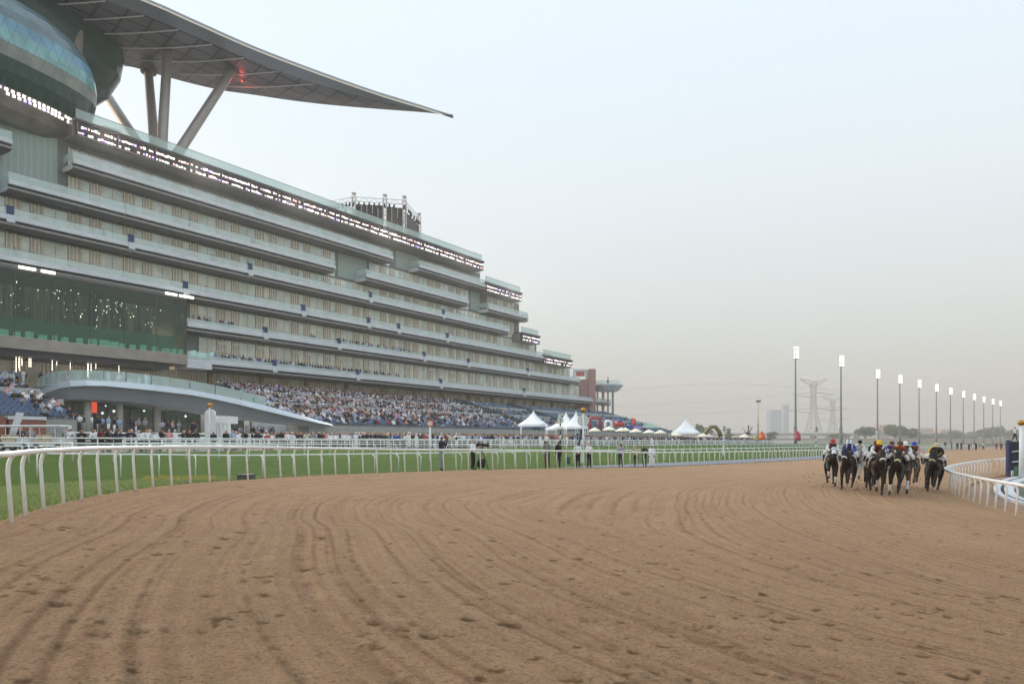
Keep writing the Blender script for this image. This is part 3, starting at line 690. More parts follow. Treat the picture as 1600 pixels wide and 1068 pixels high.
bs_ = [W(S(240, -7), -7, 0), W(S(245, -8.5) , -8.5, 0), W(S(251, -6), -6, 0), W(S(259, -7), -7, 0)]
tops = [(155, 130, 120.5), (232, 113, 116.8), (262, 78, 110.5), (362, 110, 116)]
def column(p, q):
    tb = MB(); p, q = Vector(p), Vector(q); tb.tube([p, p.lerp(q, .02), p.lerp(q, .1), p.lerp(q, .96), q], [.5, .62, .78, .70, .70], 20); o = tb.build('canopy_column', m_col, g)
    cb = MB(); cb.tube([q - Vector((0, 0, .12)), q + Vector((0, 0, .5))], 1.25, 24); cb.build('column_collar', m_dark, o)
for b_, (px, y, d) in zip(bs_, tops):
    zt = ZP(y, d); b_.z = CZ + ZL['A'] + 1.7; column(b_, (PX(px, d), d, zt))
column((PX(104, 99), 99, CZ + 41.8), (PX(125, 102), 102, ZP(27, 102)))
hub = MB(); c_ = W(S(246, -7), -7, ZL['A'] + 1.7); hub.tube([c_ - Vector((0, 0, 1.6)), c_ + Vector((0, 0, .5)), c_ + Vector((0, 0, 1.3))], [2.6, 2.4, 1.2], 24); hub.build('column_base', m_dark, g)

# glass pods under the canopy
def pod(name, sc_, nc_, Ls, Ln, levels, mats, p=2.4, nu=72):
    mb = MB(); rg = []
    for z, k in levels:
        ring = []
        for i in range(nu):
            th = 2 * math.pi * i / nu; c, s_ = math.cos(th), math.sin(th)
            ring.append(W(sc_ + k[0] * Ls * math.copysign(abs(c) ** (2 / p), c) if isinstance(k, tuple) else sc_ + k * Ls * math.copysign(abs(c) ** (2 / p), c), nc_ + (k[1] if isinstance(k, tuple) else k) * Ln * math.copysign(abs(s_) ** (2 / p), s_), z))
        rg.append(ring)
    return rg
def podmat(name, c0, rough=.12, line=None, diag=True, refl=.6):
    m, n_, b_ = node_mat(name); global n, t; n = n_; t = n.nodes.new('ShaderNodeTexCoord')
    mp_ = n.nodes.new('ShaderNodeMapping'); mp_.inputs['Rotation'].default_value = (0, 0, -math.atan2(DIR.y, DIR.x)); n.links.new(t.outputs['Object'], mp_.inputs[0])
    sp_ = n.nodes.new('ShaderNodeSeparateXYZ'); n.links.new(mp_.outputs[0], sp_.inputs[0])
    X_, Z_ = sp_.outputs[0], sp_.outputs[2]
    tri = math_('ABSOLUTE', math_('SUBTRACT', math_('FRACT', math_('ADD', math_('MULTIPLY', X_, .72), math_('MULTIPLY', Z_, .28))), .5))
    tri2 = math_('ABSOLUTE', math_('SUBTRACT', math_('FRACT', math_('SUBTRACT', math_('MULTIPLY', X_, .72), math_('MULTIPLY', Z_, .28))), .5))
    ln = math_('MINIMUM', tri, tri2); lm = math_('LESS_THAN', ln, .028 if diag else -1)
    vv = mixc(rng(nz(.5, 4), .35, .65), tuple(q * .75 for q in c0), tuple(q * 1.2 for q in c0))
    n.links.new(mixc(math_('MULTIPLY', lm, .6), vv, line or tuple(q * .35 for q in c0)), b_.inputs['Base Color']); b_.inputs['Roughness'].default_value = rough; b_.inputs['Specular IOR Level'].default_value = refl
    return m
pm_ = [podmat('pod_hull', lin((120, 112, 106)), .5, diag=False), podmat('pod_dark_green_glass', (.012, .044, .036), .08, (.06, .10, .09), refl=.28), podmat('pod_grey_brown_glass', lin((118, 124, 116)), .2, lin((88, 92, 86))), podmat('pod_teal_glass', lin((118, 166, 168)), .15), podmat('pod_sky_reflection_glass', lin((100, 148, 172)), .15), podmat('pod_slate_dome', lin((84, 108, 118)), .2, diag=False)]  # blue band: sky reflection put into the glass colour
proj0 = lambda p: 800 + p.x / p.y * F
SP = S(150, -6)
lv_ = [(39.6, .62), (40.6, .80), (41.6, .86), (42.7, .90), (44.4, .965), (46.0, .99), (47.7, 1.0), (49.3, .985), (50.8, .955), (52.2, .90), (53.6, .81), (54.8, .68), (55.7, .48), (56.2, .22)]
lv_ = [(z, (1 - (1 - k) * .42, k)) for z, k in lv_]
rg = pod('pod', SP - 33.5, -5.5, 33, 8.5, lv_, None)
mb = MB(); mb.loft(rg, mis=[0, 0, 0, 1, 1, 2, 3, 4, 5, 5, 5, 5, 5, 5], sm=False); podo = mb.build('glass_pod', pm_, g)
r1 = pod('', SP - 33.5, -5.5, 33, 8.5, [(41.75, (.947, .875)), (42.5, (.96, .90))], None, nu=420); ct = W(SP - 33.5, -5.5, 42); cnt = 0; rest = MB()
order = sorted(range(420), key=lambda i: -(r1[0][i] - ct).dot(NRM) - .25 * (r1[0][i] - ct).dot(DIR))
for i in order[:230]:
    if random.random() < .12: continue
    a, b_ = r1[0][i], r1[0][(i + 1) % 420]; c_, d_ = r1[1][(i + 1) % 420], r1[1][i]; up = .05 if i % 2 else .6
    q0, q1 = a.lerp(d_, up), b_.lerp(c_, up); o_ = Vector((q0.x - ct.x, q0.y - ct.y, 0)).normalized() * .12
    e = (q1 - q0); s_ = e * random.uniform(.7, 1.0); vis = a.y > 70 and proj0(a) > -20 and cnt < 95
    lb = MB() if vis else rest
    lb.hexa([q0 + o_ * .2, q0 + s_ + o_ * .2, q0 + s_ + o_, q0 + o_, q0 + o_ * .2 + Vector((0, 0, .4)), q0 + s_ + o_ * .2 + Vector((0, 0, .4)), q0 + s_ + o_ + Vector((0, 0, .34)), q0 + o_ + Vector((0, 0, .34))], 0 if random.random() < .9 else 1)
    if vis: lb.build('lamp', [MATS['lit_white_lamp'], MATS['lit_violet_lamp']], podo); cnt += 1
tag(rest.build('lamp', [MATS['lit_white_lamp'], MATS['lit_violet_lamp']], podo), kind='stuff')
SP2 = S(207, -16)
lv2 = [(51.5, .35), (53, .62), (55.5, .82), (58.5, .95), (62, 1.0), (63.4, .98)]
lv2 = [(z, (1 - (1 - k) * .45, k)) for z, k in lv2]
rg2 = pod('pod', SP2 - 26, -20, 26, 9, lv2, None); mb = MB(); mb.loft(rg2, mis=[1, 1, 1, 1, 1, 1]); mb.build('glass_pod', [pm_[0], podmat('rear_pod_dark_glass', (.016, .052, .042), .12, diag=False, refl=.25)], g)

for i, px in enumerate((150, 300, 450, 590, 710, 790)):
    L = bpy.data.lights.new('roof_floodlight', 'SPOT'); L.energy = 34000; L.color = (1, .90, .78); L.spot_size = math.radians(140); L.spot_blend = 1; L.shadow_soft_size = .35
    lo_ = bpy.data.objects.new('roof_floodlight', L); COL.objects.link(lo_); z = ZL['A'] + 1 if px < 760 else ZL['B'] + .2; lo_.location = W(SS(px), .75, z); tgt = W(SS(px) * .6 + 10, 95, -2); lo_.rotation_euler = (tgt - Vector(lo_.location)).to_track_quat('-Z', 'Y').to_euler()
# ---------------------------------------------------------------- seating terraces (bowl) in front of the stand
m_step = mat('pale_terrace_concrete', lin((150, 152, 150)), .85, var=.1)
m_seat = mat('blue_seat_plastic', lin((98, 118, 148)), .45, var=.15, vscale=4)
ROWS = 23
def row_nz(k): return 21 - k * 1.0, 2.2 + k * .285
def seat_mesh(mb, s, n, z):
    sbox(mb, s - .2, s + .2, n - .05, n + .30, z + .40, z + .45); sbox(mb, s - .2, s + .2, n - .12, n - .06, z + .42, z + .82); sbox(mb, s - .04, s + .04, n - .02, n + .06, z, z + .4)
def terrace(label, s0, s1, k0, k1, aisles):
    g2 = thing('seating_terrace', W(s0, 22, -1.4), label, 'seating')
    mb = MB()
    for k in range(k0, k1):
        n_, z_ = row_nz(k); sbox(mb, s0, s1, n_ - .5, n_ + .5, -1.4, z_ - .002 * (k % 2))
    mb.build('steps', m_step, g2)
    seats = []
    for k in range(k0, k1):
        n_, z_ = row_nz(k)
        if k in (9, 16): continue
        s = s0 + .4
        while s < s1 - .4:
            if all(abs(s - a) > .8 for a in aisles): seats.append((s, n_ - .1, z_))
            s += .56
    seats.sort(key=lambda q: DEP(q[0], q[1]) if -12 < q[0] else 900)
    for q in seats[:90]: mb = MB(); seat_mesh(mb, *q); mb.build('seat', m_seat, g2)
    mb = MB()
    for q in seats[90:]: seat_mesh(mb, *q)
    tag(mb.build('seat', m_seat, g2), kind='stuff')
    bl = MB()
    for k in (9, 16): n_, z_ = row_nz(k); sbox(bl, s0, s1, n_ + .46, n_ + .49, z_, z_ + 1.0)
    bl.build('glass_barrier', m_bal, g2)
    tr_ = MB()
    for a in aisles:
        for e in (-.75, .75):
            tr_.hexa([W(a + e, 21.6, 2.2), W(a + e + .06, 21.6, 2.2), W(a + e + .06, 21 - k1 + 1.5, 2.1 + k1 * .285), W(a + e, 21 - k1 + 1.5, 2.1 + k1 * .285), W(a + e, 21.6, 3.1), W(a + e + .06, 21.6, 3.1), W(a + e + .06, 21 - k1 + 1.5, 3.1 + k1 * .285), W(a + e, 21 - k1 + 1.5, 3.1 + k1 * .285)])
    if aisles: tr_.build('stair_balustrade', mat('dark_teal_glass_panel', lin((52, 84, 92)), .2), g2)
    return g2, seats
T1, seats1 = terrace('terrace of blue seats stepping up beside the curved end of the pavilion', -46, S(60, 12), 0, ROWS, [-22, -9])
T2, seats2 = terrace('long terrace of blue seats below the balconies, running to the brick tower', S(366, 4), S(1000, 10), 0, ROWS, [S(770, 10), S(850, 10)])
# brick planter and stair at the left
bw = thing('brick_wall', W(-2, 25, -1.4), 'red brick planter wall with a white stair stringer below the blue seats', 'wall')
m_brick = mat('red_brick', lin((140, 92, 78)), .85, var=.2, vscale=6)
mb = MB(); sbox(mb, S(14, 25), S(72, 25), 24.3, 25, -1.4, 2.0); mb.build('brickwork', m_brick, bw)
mb = MB(); sbox(mb, S(-60, 25), S(10, 25), 24.3, 25, -1.4, 2.2); mb.build('brickwork', m_brick, bw)
mb = MB(); sbox(mb, S(14, 25) - .1, S(72, 25), 24.25, 25.1, 2.0, 2.3)
a, c = S(14, 26), S(24, 26); mb.hexa([W(a, 26, .5), W(a + .5, 26, .5), W(c + .6, 26, 2.2), W(c, 26, 2.2), W(a, 26.2, .9), W(a + .5, 26.2, .9), W(c + .6, 26.2, 2.6), W(c, 26.2, 2.6)]); mb.build('coping', m_conc, bw)

# ---------------------------------------------------------------- curved pavilion with the sweeping white roof band
pv = thing('terrace_pavilion', W(S(200, 15), 15, -1.2), 'curved pavilion with a sweeping pale roof band over round columns and dark glass', 'pavilion')
TOPP = [(60, 611), (66, 603), (76, 598.5), (92, 595.5), (110, 594), (135, 593.6), (165, 594.5), (200, 596.5), (240, 600.5), (300, 608.5), (340, 616), (380, 624.5), (420, 634), (460, 645), (500, 656.5), (520, 662)]
MIDP = [(60, 621), (66, 617), (76, 612), (92, 606.5), (110, 603.6), (135, 602.2), (165, 602.8), (200, 606), (240, 610), (300, 617), (340, 624.5), (380, 633.5), (420, 643), (460, 652.5), (500, 661), (520, 665)]
LOWP = [(60, 623), (66, 624), (76, 625), (92, 624.5), (110, 624), (135, 623.5), (165, 624.5), (200, 627), (240, 631.5), (300, 639), (340, 646), (380, 652), (420, 657), (460, 661.5), (500, 665), (520, 667)]
def pn(px): return 17 - 11 * (1 - min(1, (px - 60) / 85)) ** 2.2 if px < 145 else 17 + 6 * min(1, max(0, (px - 250) / 130))
ra, rb, rc, rd, re_, rf = [], [], [], [], [], []
for (px, yt), (_, ym), (_, yl) in zip(TOPP, MIDP, LOWP):
    n_ = pn(px); s_ = S(px, n_)
    zt, zm, zl = ZY(yt, px, n_), ZY(ym, px, n_), ZY(yl, px, n_ - .7)
    ra.append(W(s_, n_ - .25, zt)); rb.append(W(s_, n_ + .15, zm)); rc.append(W(s_ + .05, n_ - .45, zm + .02)); rd.append(W(s_ + .08, n_ - .75, zl)); re_.append(W(s_ + .3, -3 if px < 300 else n_ - 4, zl - .05)); rf.append(W(s_ + .3, -3 if px < 300 else n_ - 4, zt - .35))
mb = MB(); mb.loft([[W(S(px, pn(px)), pn(px) - .8, ZY(yt, px, pn(px)) - .3) for px, yt in TOPP], ra, rb], closed=False, sm=False)
m_white = mat('white_roof_band', lin((206, 216, 226)), .45, var=.05, vscale=.5)
rfp = mb.build('roof_band', m_white, pv)
mb = MB(); mb.loft([rc, rd], closed=False); mb.build('fascia', mat('slate_grey_fascia', lin((124, 130, 136)), .5, var=.05, vscale=.4), pv)
mb = MB(); mb.loft([rd, re_], closed=False); mb.loft([rf, [W(S(px, pn(px)), pn(px) - .8, ZY(yt, px, pn(px)) - .3) for px, yt in TOPP]], closed=False); mb.loft([rb, rc], closed=False); mb.build('roof_deck', m_conc, pv)
gb = MB()
for (p0, y0), (p1, y1) in zip(TOPP[:-4], TOPP[1:-3]):
    k = max(1, int((S(p1, pn(p1)) - S(p0, pn(p0))) / 1.6))
    for i in range(k):
        q = [(p0 + (p1 - p0) * (i + e) / k, y0 + (y1 - y0) * (i + e) / k) for e in (.02, .98)]
        a, c = [W(S(px, pn(px)), pn(px) - .5, ZY(y, px, pn(px)) - .2) for px, y in q]
        up = Vector((0, 0, 1.35)); th = NRM * .03; gb.hexa([a, c, c + th, a + th, a + up, c + up, c + up + th, a + up + th])
gb.build('roof_balustrade', m_balt, pv)
GZP = ZY(667, 140, 15)
mc = mat('pale_column_concrete', lin((176, 172, 164)), .6, var=.06)
for px, w in ((95, 8.5), (137, 11), (187, 9.5), (245.5, 10), (318, 8), (386, 8.5)):
    d = DEP(S(px, 14.5), 14.5); r = w / 2 * d / F; zt = float(np.interp(px, [p for p, _ in LOWP], [ZY(y, p, 16) for p, y in LOWP])) + .15
    cb = MB(); cb.tube([W(S(px, 14.5), 14.5, -1), W(S(px, 14.5), 14.5, zt)], r, 20); cb.build('round_column', mc, pv)
m_pg = glass('pavilion_dark_glass', (.05, .06, .06), .55, .05, .6)
pe = [px for px in range(96, 421, 18)]
for a, c in zip(pe[:-1], pe[1:]):
    zt = float(np.interp(c, [p for p, _ in LOWP], [ZY(y, p, 16) for p, y in LOWP])) - .05
    gb = MB(); sbox(gb, S(a, 11) + .05, S(c, 11) - .05, 10.9, 10.95, -.5, zt); sbox(gb, S(a, 11) - .04, S(a, 11) + .04, 10.85, 11.0, -.5, zt, 1); gb.build('glazing', [m_pg, mat('dark_mullion', (.04, .04, .045), .4, var=0)], pv)
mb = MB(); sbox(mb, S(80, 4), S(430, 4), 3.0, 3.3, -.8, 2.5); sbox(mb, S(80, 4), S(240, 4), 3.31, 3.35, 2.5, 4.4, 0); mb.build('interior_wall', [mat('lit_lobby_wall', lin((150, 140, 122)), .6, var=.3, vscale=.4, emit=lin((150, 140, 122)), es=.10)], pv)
for px, y, c in ((128, 634, 'r'), (205, 634, 'r'), (166, 633, 'w'), (178, 642, 'w'), (160, 645, 'w'), (225, 641, 'w'), (290, 650, 'w')):
    d = DEP(S(px, 8), 8); z = ZY(y, px, 8); mb = MB()
    if c == 'r': sbox(mb, S(px, 8) - .25, S(px, 8) + (.35 if px < 150 else 1.0), 11.05, 11.1, z - (.9 if px < 150 else .15), z + .4); mb.build('red_sign', mat('lit_red_sign', (.6, .08, .04), .4, var=0, emit=(1, .12, .06), es=.55), pv)
    else: q = W(S(px, 8), 8, z); mb.sphere(q, .17, 8, 6); mb.build('pendant_lamp', mat('lit_lobby_lamp', (1, .9, .8), .4, var=0, emit=(1, .93, .85), es=4), pv)
# white stringer at the rounded end
mb = MB(); q0 = P(64, 640, DEP(S(66, 14), 14)); q1 = P(88, 657, DEP(S(90, 19), 19)); q2 = P(112, 669, DEP(S(112, 21), 21)); 
mb.tube([q0, q1, q2], .24, 8); mb.build('stair_stringer', m_white, pv)
mb = MB(); a, c = S(400, 16), S(560, 17); mb.hexa([W(a, 15, -1.2), W(c, 16, -1.2), W(c, 16.6, -1.2), W(a, 16.6, -1.2), W(a, 15, ZY(656, 400, 16)), W(c, 16, ZY(670, 560, 17)), W(c, 16.6, ZY(670, 560, 17)), W(a, 16.6, ZY(656, 400, 16))]); mb.build('ramp_wall', m_conc, pv)

# ---------------------------------------------------------------- planter hedge between terrace and apron
for a, c, zt, nm in ((S(190, 27), S(560, 27), .95, 0), (S(562, 26), S(760, 26), 1.15, 1), (S(764, 26), S(1010, 26), 1.2, 2)):
    lab = ['white planter wall with a clipped hedge in front of the curved pavilion', 'white planter wall with a clipped hedge below the crowded seats', 'white planter wall with a clipped hedge behind the pagoda tents'][nm]
    p_ = thing('planter', W(a, 26, -.6), lab, 'planter')
    mb = MB(); sbox(mb, a, c, 25.6, 26.4, -.8, zt * .55); mb.build('planter_box', m_white, p_)
    mb = MB()
    for _ in range(int((c - a) * 34)):
        s = random.uniform(a, c); q = W(s, random.uniform(25.6, 26.4), zt * .5 + random.random() ** .7 * zt * .55); r = random.uniform(.08, .16); u = Vector((random.gauss(0, 1), random.gauss(0, 1), random.gauss(0, 1))).normalized(); v = u.orthogonal().normalized(); mb.add([q - u * r - v * r * .5, q + u * r - v * r * .5, q + u * r + v * r * .5, q - u * r + v * r * .5], [(0, 1, 2, 3)])
    mb.build('hedge', mat('hedge_leaf', (.055, .085, .03), .8, var=.4, vscale=1.5), p_)

# ---------------------------------------------------------------- running rails and fences
m_rail = mat('white_rail_plastic', (.86, .87, .88), .35, var=.05, vscale=3)
def walk(pl, step, off=0.0):
    out_, L, nxt = [], 0.0, 0.0
    for a, b_ in zip(pl[:-1], pl[1:]):
        l = float(np.linalg.norm((b_ - a)[:2])); e = (b_ - a)[:2] / max(l, 1e-9)
        while nxt <= L + l: u = (nxt - L) / max(l, 1e-9); out_.append((a + (b_ - a) * u, e)); nxt += step
        L += l
    return out_
def rail(name, label, cat, pl, step, h, side, rt=.055, rp=.032, goose=.34, mid=(), maxd=260, group=None, panel=False):
    """side +1: posts stand to the left of the running direction of the line and lean over it"""
    pl = np.array([(p[0], p[1], gz(p[0], p[1])) for p in pl])
    k0 = int(np.argmin([np.hypot(p[0], p[1]) for p in pl])); th = thing(name, tuple(pl[k0]), label, cat, group)
    vis = [p for p in pl if math.hypot(p[0], p[1]) < maxd]
    mb = MB(); mb.tube([(p[0], p[1], p[2] + h - rt) for p in vis], rt, 10); mb.build('top_rail', m_rail, th)
    for m_ in mid: mb = MB(); mb.tube([(p[0], p[1], p[2] + m_) for p in vis], rp * .8, 8); mb.build('lower_rail', m_rail, th)
    posts = [q for q in walk(pl, step) if math.hypot(*q[0][:2]) < maxd]
    def post(mb, q):
        p, e = q; nn = np.array([-e[1], e[0]]) * side; b0 = p[:2] + nn * goose; zb = gz(b0[0], b0[1]) - .1; zt = p[2] + h - rt * 1.2; far = math.hypot(*p[:2]) > 60
        if goose < .05: pts = [(p[0], p[1], zb), (p[0], p[1], zt)]
        else:
            pts = [(b0[0] - nn[0] * .06, b0[1] - nn[1] * .06, zb), (b0[0], b0[1], zt - .26)]
            for w in (.3, .6, .85, 1): pts.append((b0[0] - nn[0] * goose * (1 - math.cos(w * math.pi / 2)) , b0[1] - nn[1] * goose * (1 - math.cos(w * math.pi / 2)), zt - .26 + .24 * math.sin(w * math.pi / 2)))
        mb.tube(pts, rp, 6 if far else 10)
    posts.sort(key=lambda q: (abs(PXL(q[0])) > 830, math.hypot(*q[0][:2])))
    for q in posts[:99]: mb = MB(); post(mb, q); mb.build('post', m_rail, th)
    if posts[99:]:
        mb = MB()
        for q in posts[99:]: post(mb, q)
        tag(mb.build('post', m_rail, th), kind='stuff')
    return th
def PXL(p): return p[0] / max(p[1], .1) * F if p[1] > 1 else 9999
def offs(pl, o):
    r = []
    for k in range(len(pl)):
        e = pl[min(k + 1, len(pl) - 1)] - pl[max(k - 1, 0)]; e = e[:2] / np.linalg.norm(e[:2]); r.append(pl[k][:2] + np.array([-e[1], e[0]]) * o)
    return np.array(r)
OUTd = catmull([tuple(p) for p in OUT], .6); OUTd = OUTd[OUTd[:, 1] > -12]; INNd = catmull([tuple(p) for p in INN], .6); INNd = INNd[(INNd[:, 1] > -6)]
rail('running_rail', 'white plastic running rail curving along the grassy outer edge of the dirt', 'rail', offs(OUTd, -.06), .93, 1.10, 1, .047, .030, .09)
rail('running_rail', 'white running rail bending sharply round the inside of the turn', 'rail', offs(INNd, .2), 1.05, 1.12, -1, .056, .034, .22)
R2 = catmull([(-60, 14), (-40, 22), (-28, 27.5), (-19.6, 32), (-8.8, 39.8), (5, 53.2), (22, 71), (45, 98), (100, 165), (180, 262)], 1.5)
rail('running_rail', 'white gooseneck rail crossing the turf just behind the outer dirt rail', 'rail', R2, 1.62, 1.1, -1, .045, .03, .36)
R3 = catmull([(-62, 8), (-45, 22), (-28, 37.6), (-16.8, 49), (-1.2, 66), (15, 85), (40, 117), (100, 190), (150, 255)], 1.5)
rail('running_rail', 'white gooseneck rail on the far side of the turf course', 'rail', R3, 2.1, 1.12, -1, .045, .03, .36)
R4 = np.array([(W(s, 46.5, 0).x, W(s, 46.5, 0).y) for s in np.arange(-46, 225, 3)])
rail('post_and_rail_fence', 'white two-bar fence between the turf course and the spectator apron', 'fence', R4, 2.3, 1.15, 1, .05, .04, 0, mid=(.55,))
R5 = np.array([(W(s, 43.2, 0).x, W(s, 43.2, 0).y) for s in np.arange(S(190, 43), 215, 3)])
rail('crowd_barrier', 'white slatted crowd barrier that the apron spectators lean on', 'barrier', R5, 1.0, .98, 1, .05, .05, 0, mid=(.2, .45, .7))
R6 = np.array([(W(s, 30, 0).x, W(s, 30, 0).y) for s in np.arange(S(110, 30), S(560, 30), 2.5)])
rail('post_and_rail_fence', 'white fence in front of the curved pavilion columns', 'fence', R6, 2.6, 1.5, 1, .07, .05, 0, mid=(.7,))

# ---------------------------------------------------------------- light towers
def light_tower(d, px, ytop):
    z1 = ZP(ytop, d); x = PX(px, d); zb = -1.0
    tw = thing('floodlight_tower', (x, d, zb), None, 'light tower', 'floodlight towers along the far straight')
    mb = MB(); mb.tube([(x, d, zb), (x, d, zb + 6), (x, d, z1 - .5)], [.42, .36, .17], 10); mb.tube([(x, d, zb), (x, d, zb + 7.5)], .5, 10); mb.build('pole', mat('galvanised_pole', lin((120, 124, 130)), .5, metal=.3), tw)
    hb = MB(); hb.box(x + .1, x + .3, d - .2, d + .2, z1 - 3.7, z1 - .1); 
    for r in range(5): hb.box(x - .75, x + 1.05, d - .12, d + .12, z1 - 3.55 + r * .76, z1 - 3.48 + r * .76)
    o = hb.build('lamp_frame', mat('grey_lamp_frame', lin((130, 132, 136)), .5), tw)
    for r in range(5):
        lb = MB()
        for c in (-.36, .15, .66): lb.tube([(x + c, d - .4, z1 - 3.1 + r * .74 - .08), (x + c, d + .1, z1 - 3.1 + r * .74)], [.22, .17], 12)
        lb.build('lamp_row', mat('lit_tower_lamp', (1, 1, .95), .3, var=0, emit=(1, .96, .86), es=1.7), o)
    return tw
LT = [(1243, 542, 207), (1314, 555.5, 223)] + [(px, None, None) for px in (1371, 1406, 1436, 1463, 1485, 1505, 1522, 1537, 1551, 1563)]
ords = 'first second third fourth fifth sixth seventh eighth ninth tenth eleventh twelfth'.split()
for i, (px, y, d) in enumerate(LT):
    if y is None: d = 273 * (11.5 + (i - 2)) / 11.5; y = HY - 28.6 * F / d
    tw = light_tower(d, px, y); tw['label'] = ('tall floodlight tower with lit lamp rows, ' + (ords[i] + ' of the line counting from the grandstand' if i < 11 else 'last of the line, smallest against the haze'))

# pylons and wires
def pylon(px, d, ytop, label, wid):
    x = PX(px, d); z1 = ZP(ytop, d); zb = -1; H = z1 - zb; th = thing('pylon', (x, d, zb), label, 'pylon', 'power pylons in the haze'); mb = MB()
    lv = [(0, 1.0), (.25, .62), (.45, .36), (.62, .26), (.80, .22), (1.0, .30)]
    L = [[(x + sx_ * wid * w, d + sy * wid * w, zb + H * h_) for sx_, sy in ((-1, -1), (1, -1), (1, 1), (-1, 1))] for h_, w in lv]
    r = .16 * d / 500
    for a, b_ in zip(L[:-1], L[1:]):
        for i in range(4):
            j = (i + 1) % 4; mb.tube([a[i], b_[i]], r * 1.4, 4, sm=False); mb.tube([a[i], b_[j]], r, 4, sm=False); mb.tube([a[j], b_[i]], r, 4, sm=False); mb.tube([b_[i], b_[j]], r, 4, sm=False)
    mb.build('lattice_mast', mat('pylon_steel', lin((150, 148, 148)), .5, metal=.3), th)
    for hz, ln in ((.54, 3.1), (.80, 2.6), (.99, 1.7)):
        for sg in (-1, 1):
            ab = MB(); t_ = (x + sg * wid * ln, d, zb + H * hz + (H * .07 if hz > .9 else 0))
            for sy in (-1, 1): ab.tube([(x + sg * wid * .25, d + sy * wid * .25, zb + H * (hz + .03)), t_], r, 4, sm=False); ab.tube([(x + sg * wid * .25, d + sy * wid * .25, zb + H * (hz - .05)), t_], r, 4, sm=False)
            ab.build('cross_arm', MATS['pylon_steel'], th)
    return th
pylon(1271, 1250, 597, 'lattice power pylon with wide cross arms between the first two light towers', 15.3)
pylon(1301, 1650, 624, 'fainter power pylon standing just behind the larger one', 14.4)
wm = mat('dark_wire', lin((120, 120, 122)), .6, var=0)
for k, (pts, lab) in enumerate((([(940, 612, 430), (1100, 600, 450), (1271, 606, 455), (1420, 626, 500), (1640, 640, 640)], 'uppermost thin power line sagging across the hazy sky'), ([(930, 636, 430), (1130, 626, 450), (1240, 613, 455)], 'power line sagging from the pylon arm to the grandstand end'), ([(980, 649, 430), (1150, 643, 450), (1255, 631, 455), (1390, 646, 520), (1640, 660, 680)], 'lowest thin power line crossing behind the tents'), ([(1275, 606, 455), (1400, 632, 540), (1640, 652, 700)], 'power line running from the larger pylon behind the light towers'))):
    c = catmull([tuple(P(px, y, d * 2.75)) for px, y, d in pts], 24); mb = MB(); mb.tube([tuple(p) for p in c], .2, 5); tag(mb.build('power_line', wm), lab, 'power line', 'power lines')

# far buildings, viaduct, trees
vd = thing('viaduct', (PX(1300, 860), 860, -1), 'long low road viaduct on piers crossing behind the course in the haze', 'viaduct')
mb = MB(); x0, x1 = PX(985, 860), PX(1900, 860); mb.box(x0, x1, 856, 868, 8.5, 11); mb.box(x0, x1, 855.8, 856, 11, 12.2); mb.build('deck', mat('viaduct_concrete', lin((150, 146, 142)), .8), vd)
for i in range(14): x = x0 + 10 + (x1 - x0 - 20) * i / 13; mb = MB(); mb.box(x - 2.4, x + 2.4, 859, 865, -1, 8.48); mb.build('pier', MATS['viaduct_concrete'], vd)
lw = thing('boundary_wall', (PX(1250, 330), 330, -1), 'long sandy boundary wall beyond the course, below the viaduct', 'wall')
mb = MB(); mb.box(PX(1190, 560), PX(1900, 560), 560, 561, -1, 4.2); mb.build('wall_panels', mat('sand_render', lin((176, 164, 150)), .9), lw)
mb = MB(); mb.box(PX(1190, 560), PX(1900, 560), 559.8, 561.2, 4.202, 4.6); mb.build('coping', mat('viaduct_concrete', (0, 0, 0)), lw)
def block(name, px0, px1, ytop, d, label, col, floors, cols, cat='building'):
    x0, x1 = PX(px0, d), PX(px1, d); z1 = ZP(ytop, d); th = thing(name, ((x0 + x1) / 2, d, -1), label, cat)
    mb = MB(); mb.box(x0, x1, d, d + (x1 - x0), -1, z1); mb.build('wall', mat('far_wall_%d' % px0, col, .8), th)
    mb = MB(); mb.box(x0 - .2, x1 + .2, d - .2, d + (x1 - x0), z1 + .003, z1 + (z1 + 1) * .03); mb.build('parapet', mat('far_trim', lin((170, 170, 172)), .8), th)
    for f in range(floors):
        zz = -1 + (z1 + 1) * (f + .3) / floors; hh = (z1 + 1) / floors * .5
        for c in range(cols): w = (x1 - x0) / cols; mb = MB(); mb.box(x0 + w * (c + .2), x0 + w * (c + .8), d - .05, d - .01, zz, zz + hh); mb.build('window', mat('far_window', lin((96, 110, 128)), .3), th)
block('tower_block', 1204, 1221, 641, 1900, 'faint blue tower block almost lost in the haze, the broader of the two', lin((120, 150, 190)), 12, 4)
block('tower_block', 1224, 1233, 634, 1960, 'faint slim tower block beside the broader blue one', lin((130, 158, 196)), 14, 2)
block('apartment_block', 1374, 1390, 664, 1150, 'pinkish apartment block between two trees behind the light towers', lin((206, 170, 146)), 4, 4)
block('apartment_block', 1438, 1458, 669, 1100, 'low pink apartment block beyond the boundary wall, with the two-window rows', lin((210, 178, 156)), 3, 5)
block('apartment_block', 1470, 1498, 671, 1120, 'long low pink apartment block between the trees on the hazy skyline', lin((206, 176, 156)), 2, 7)

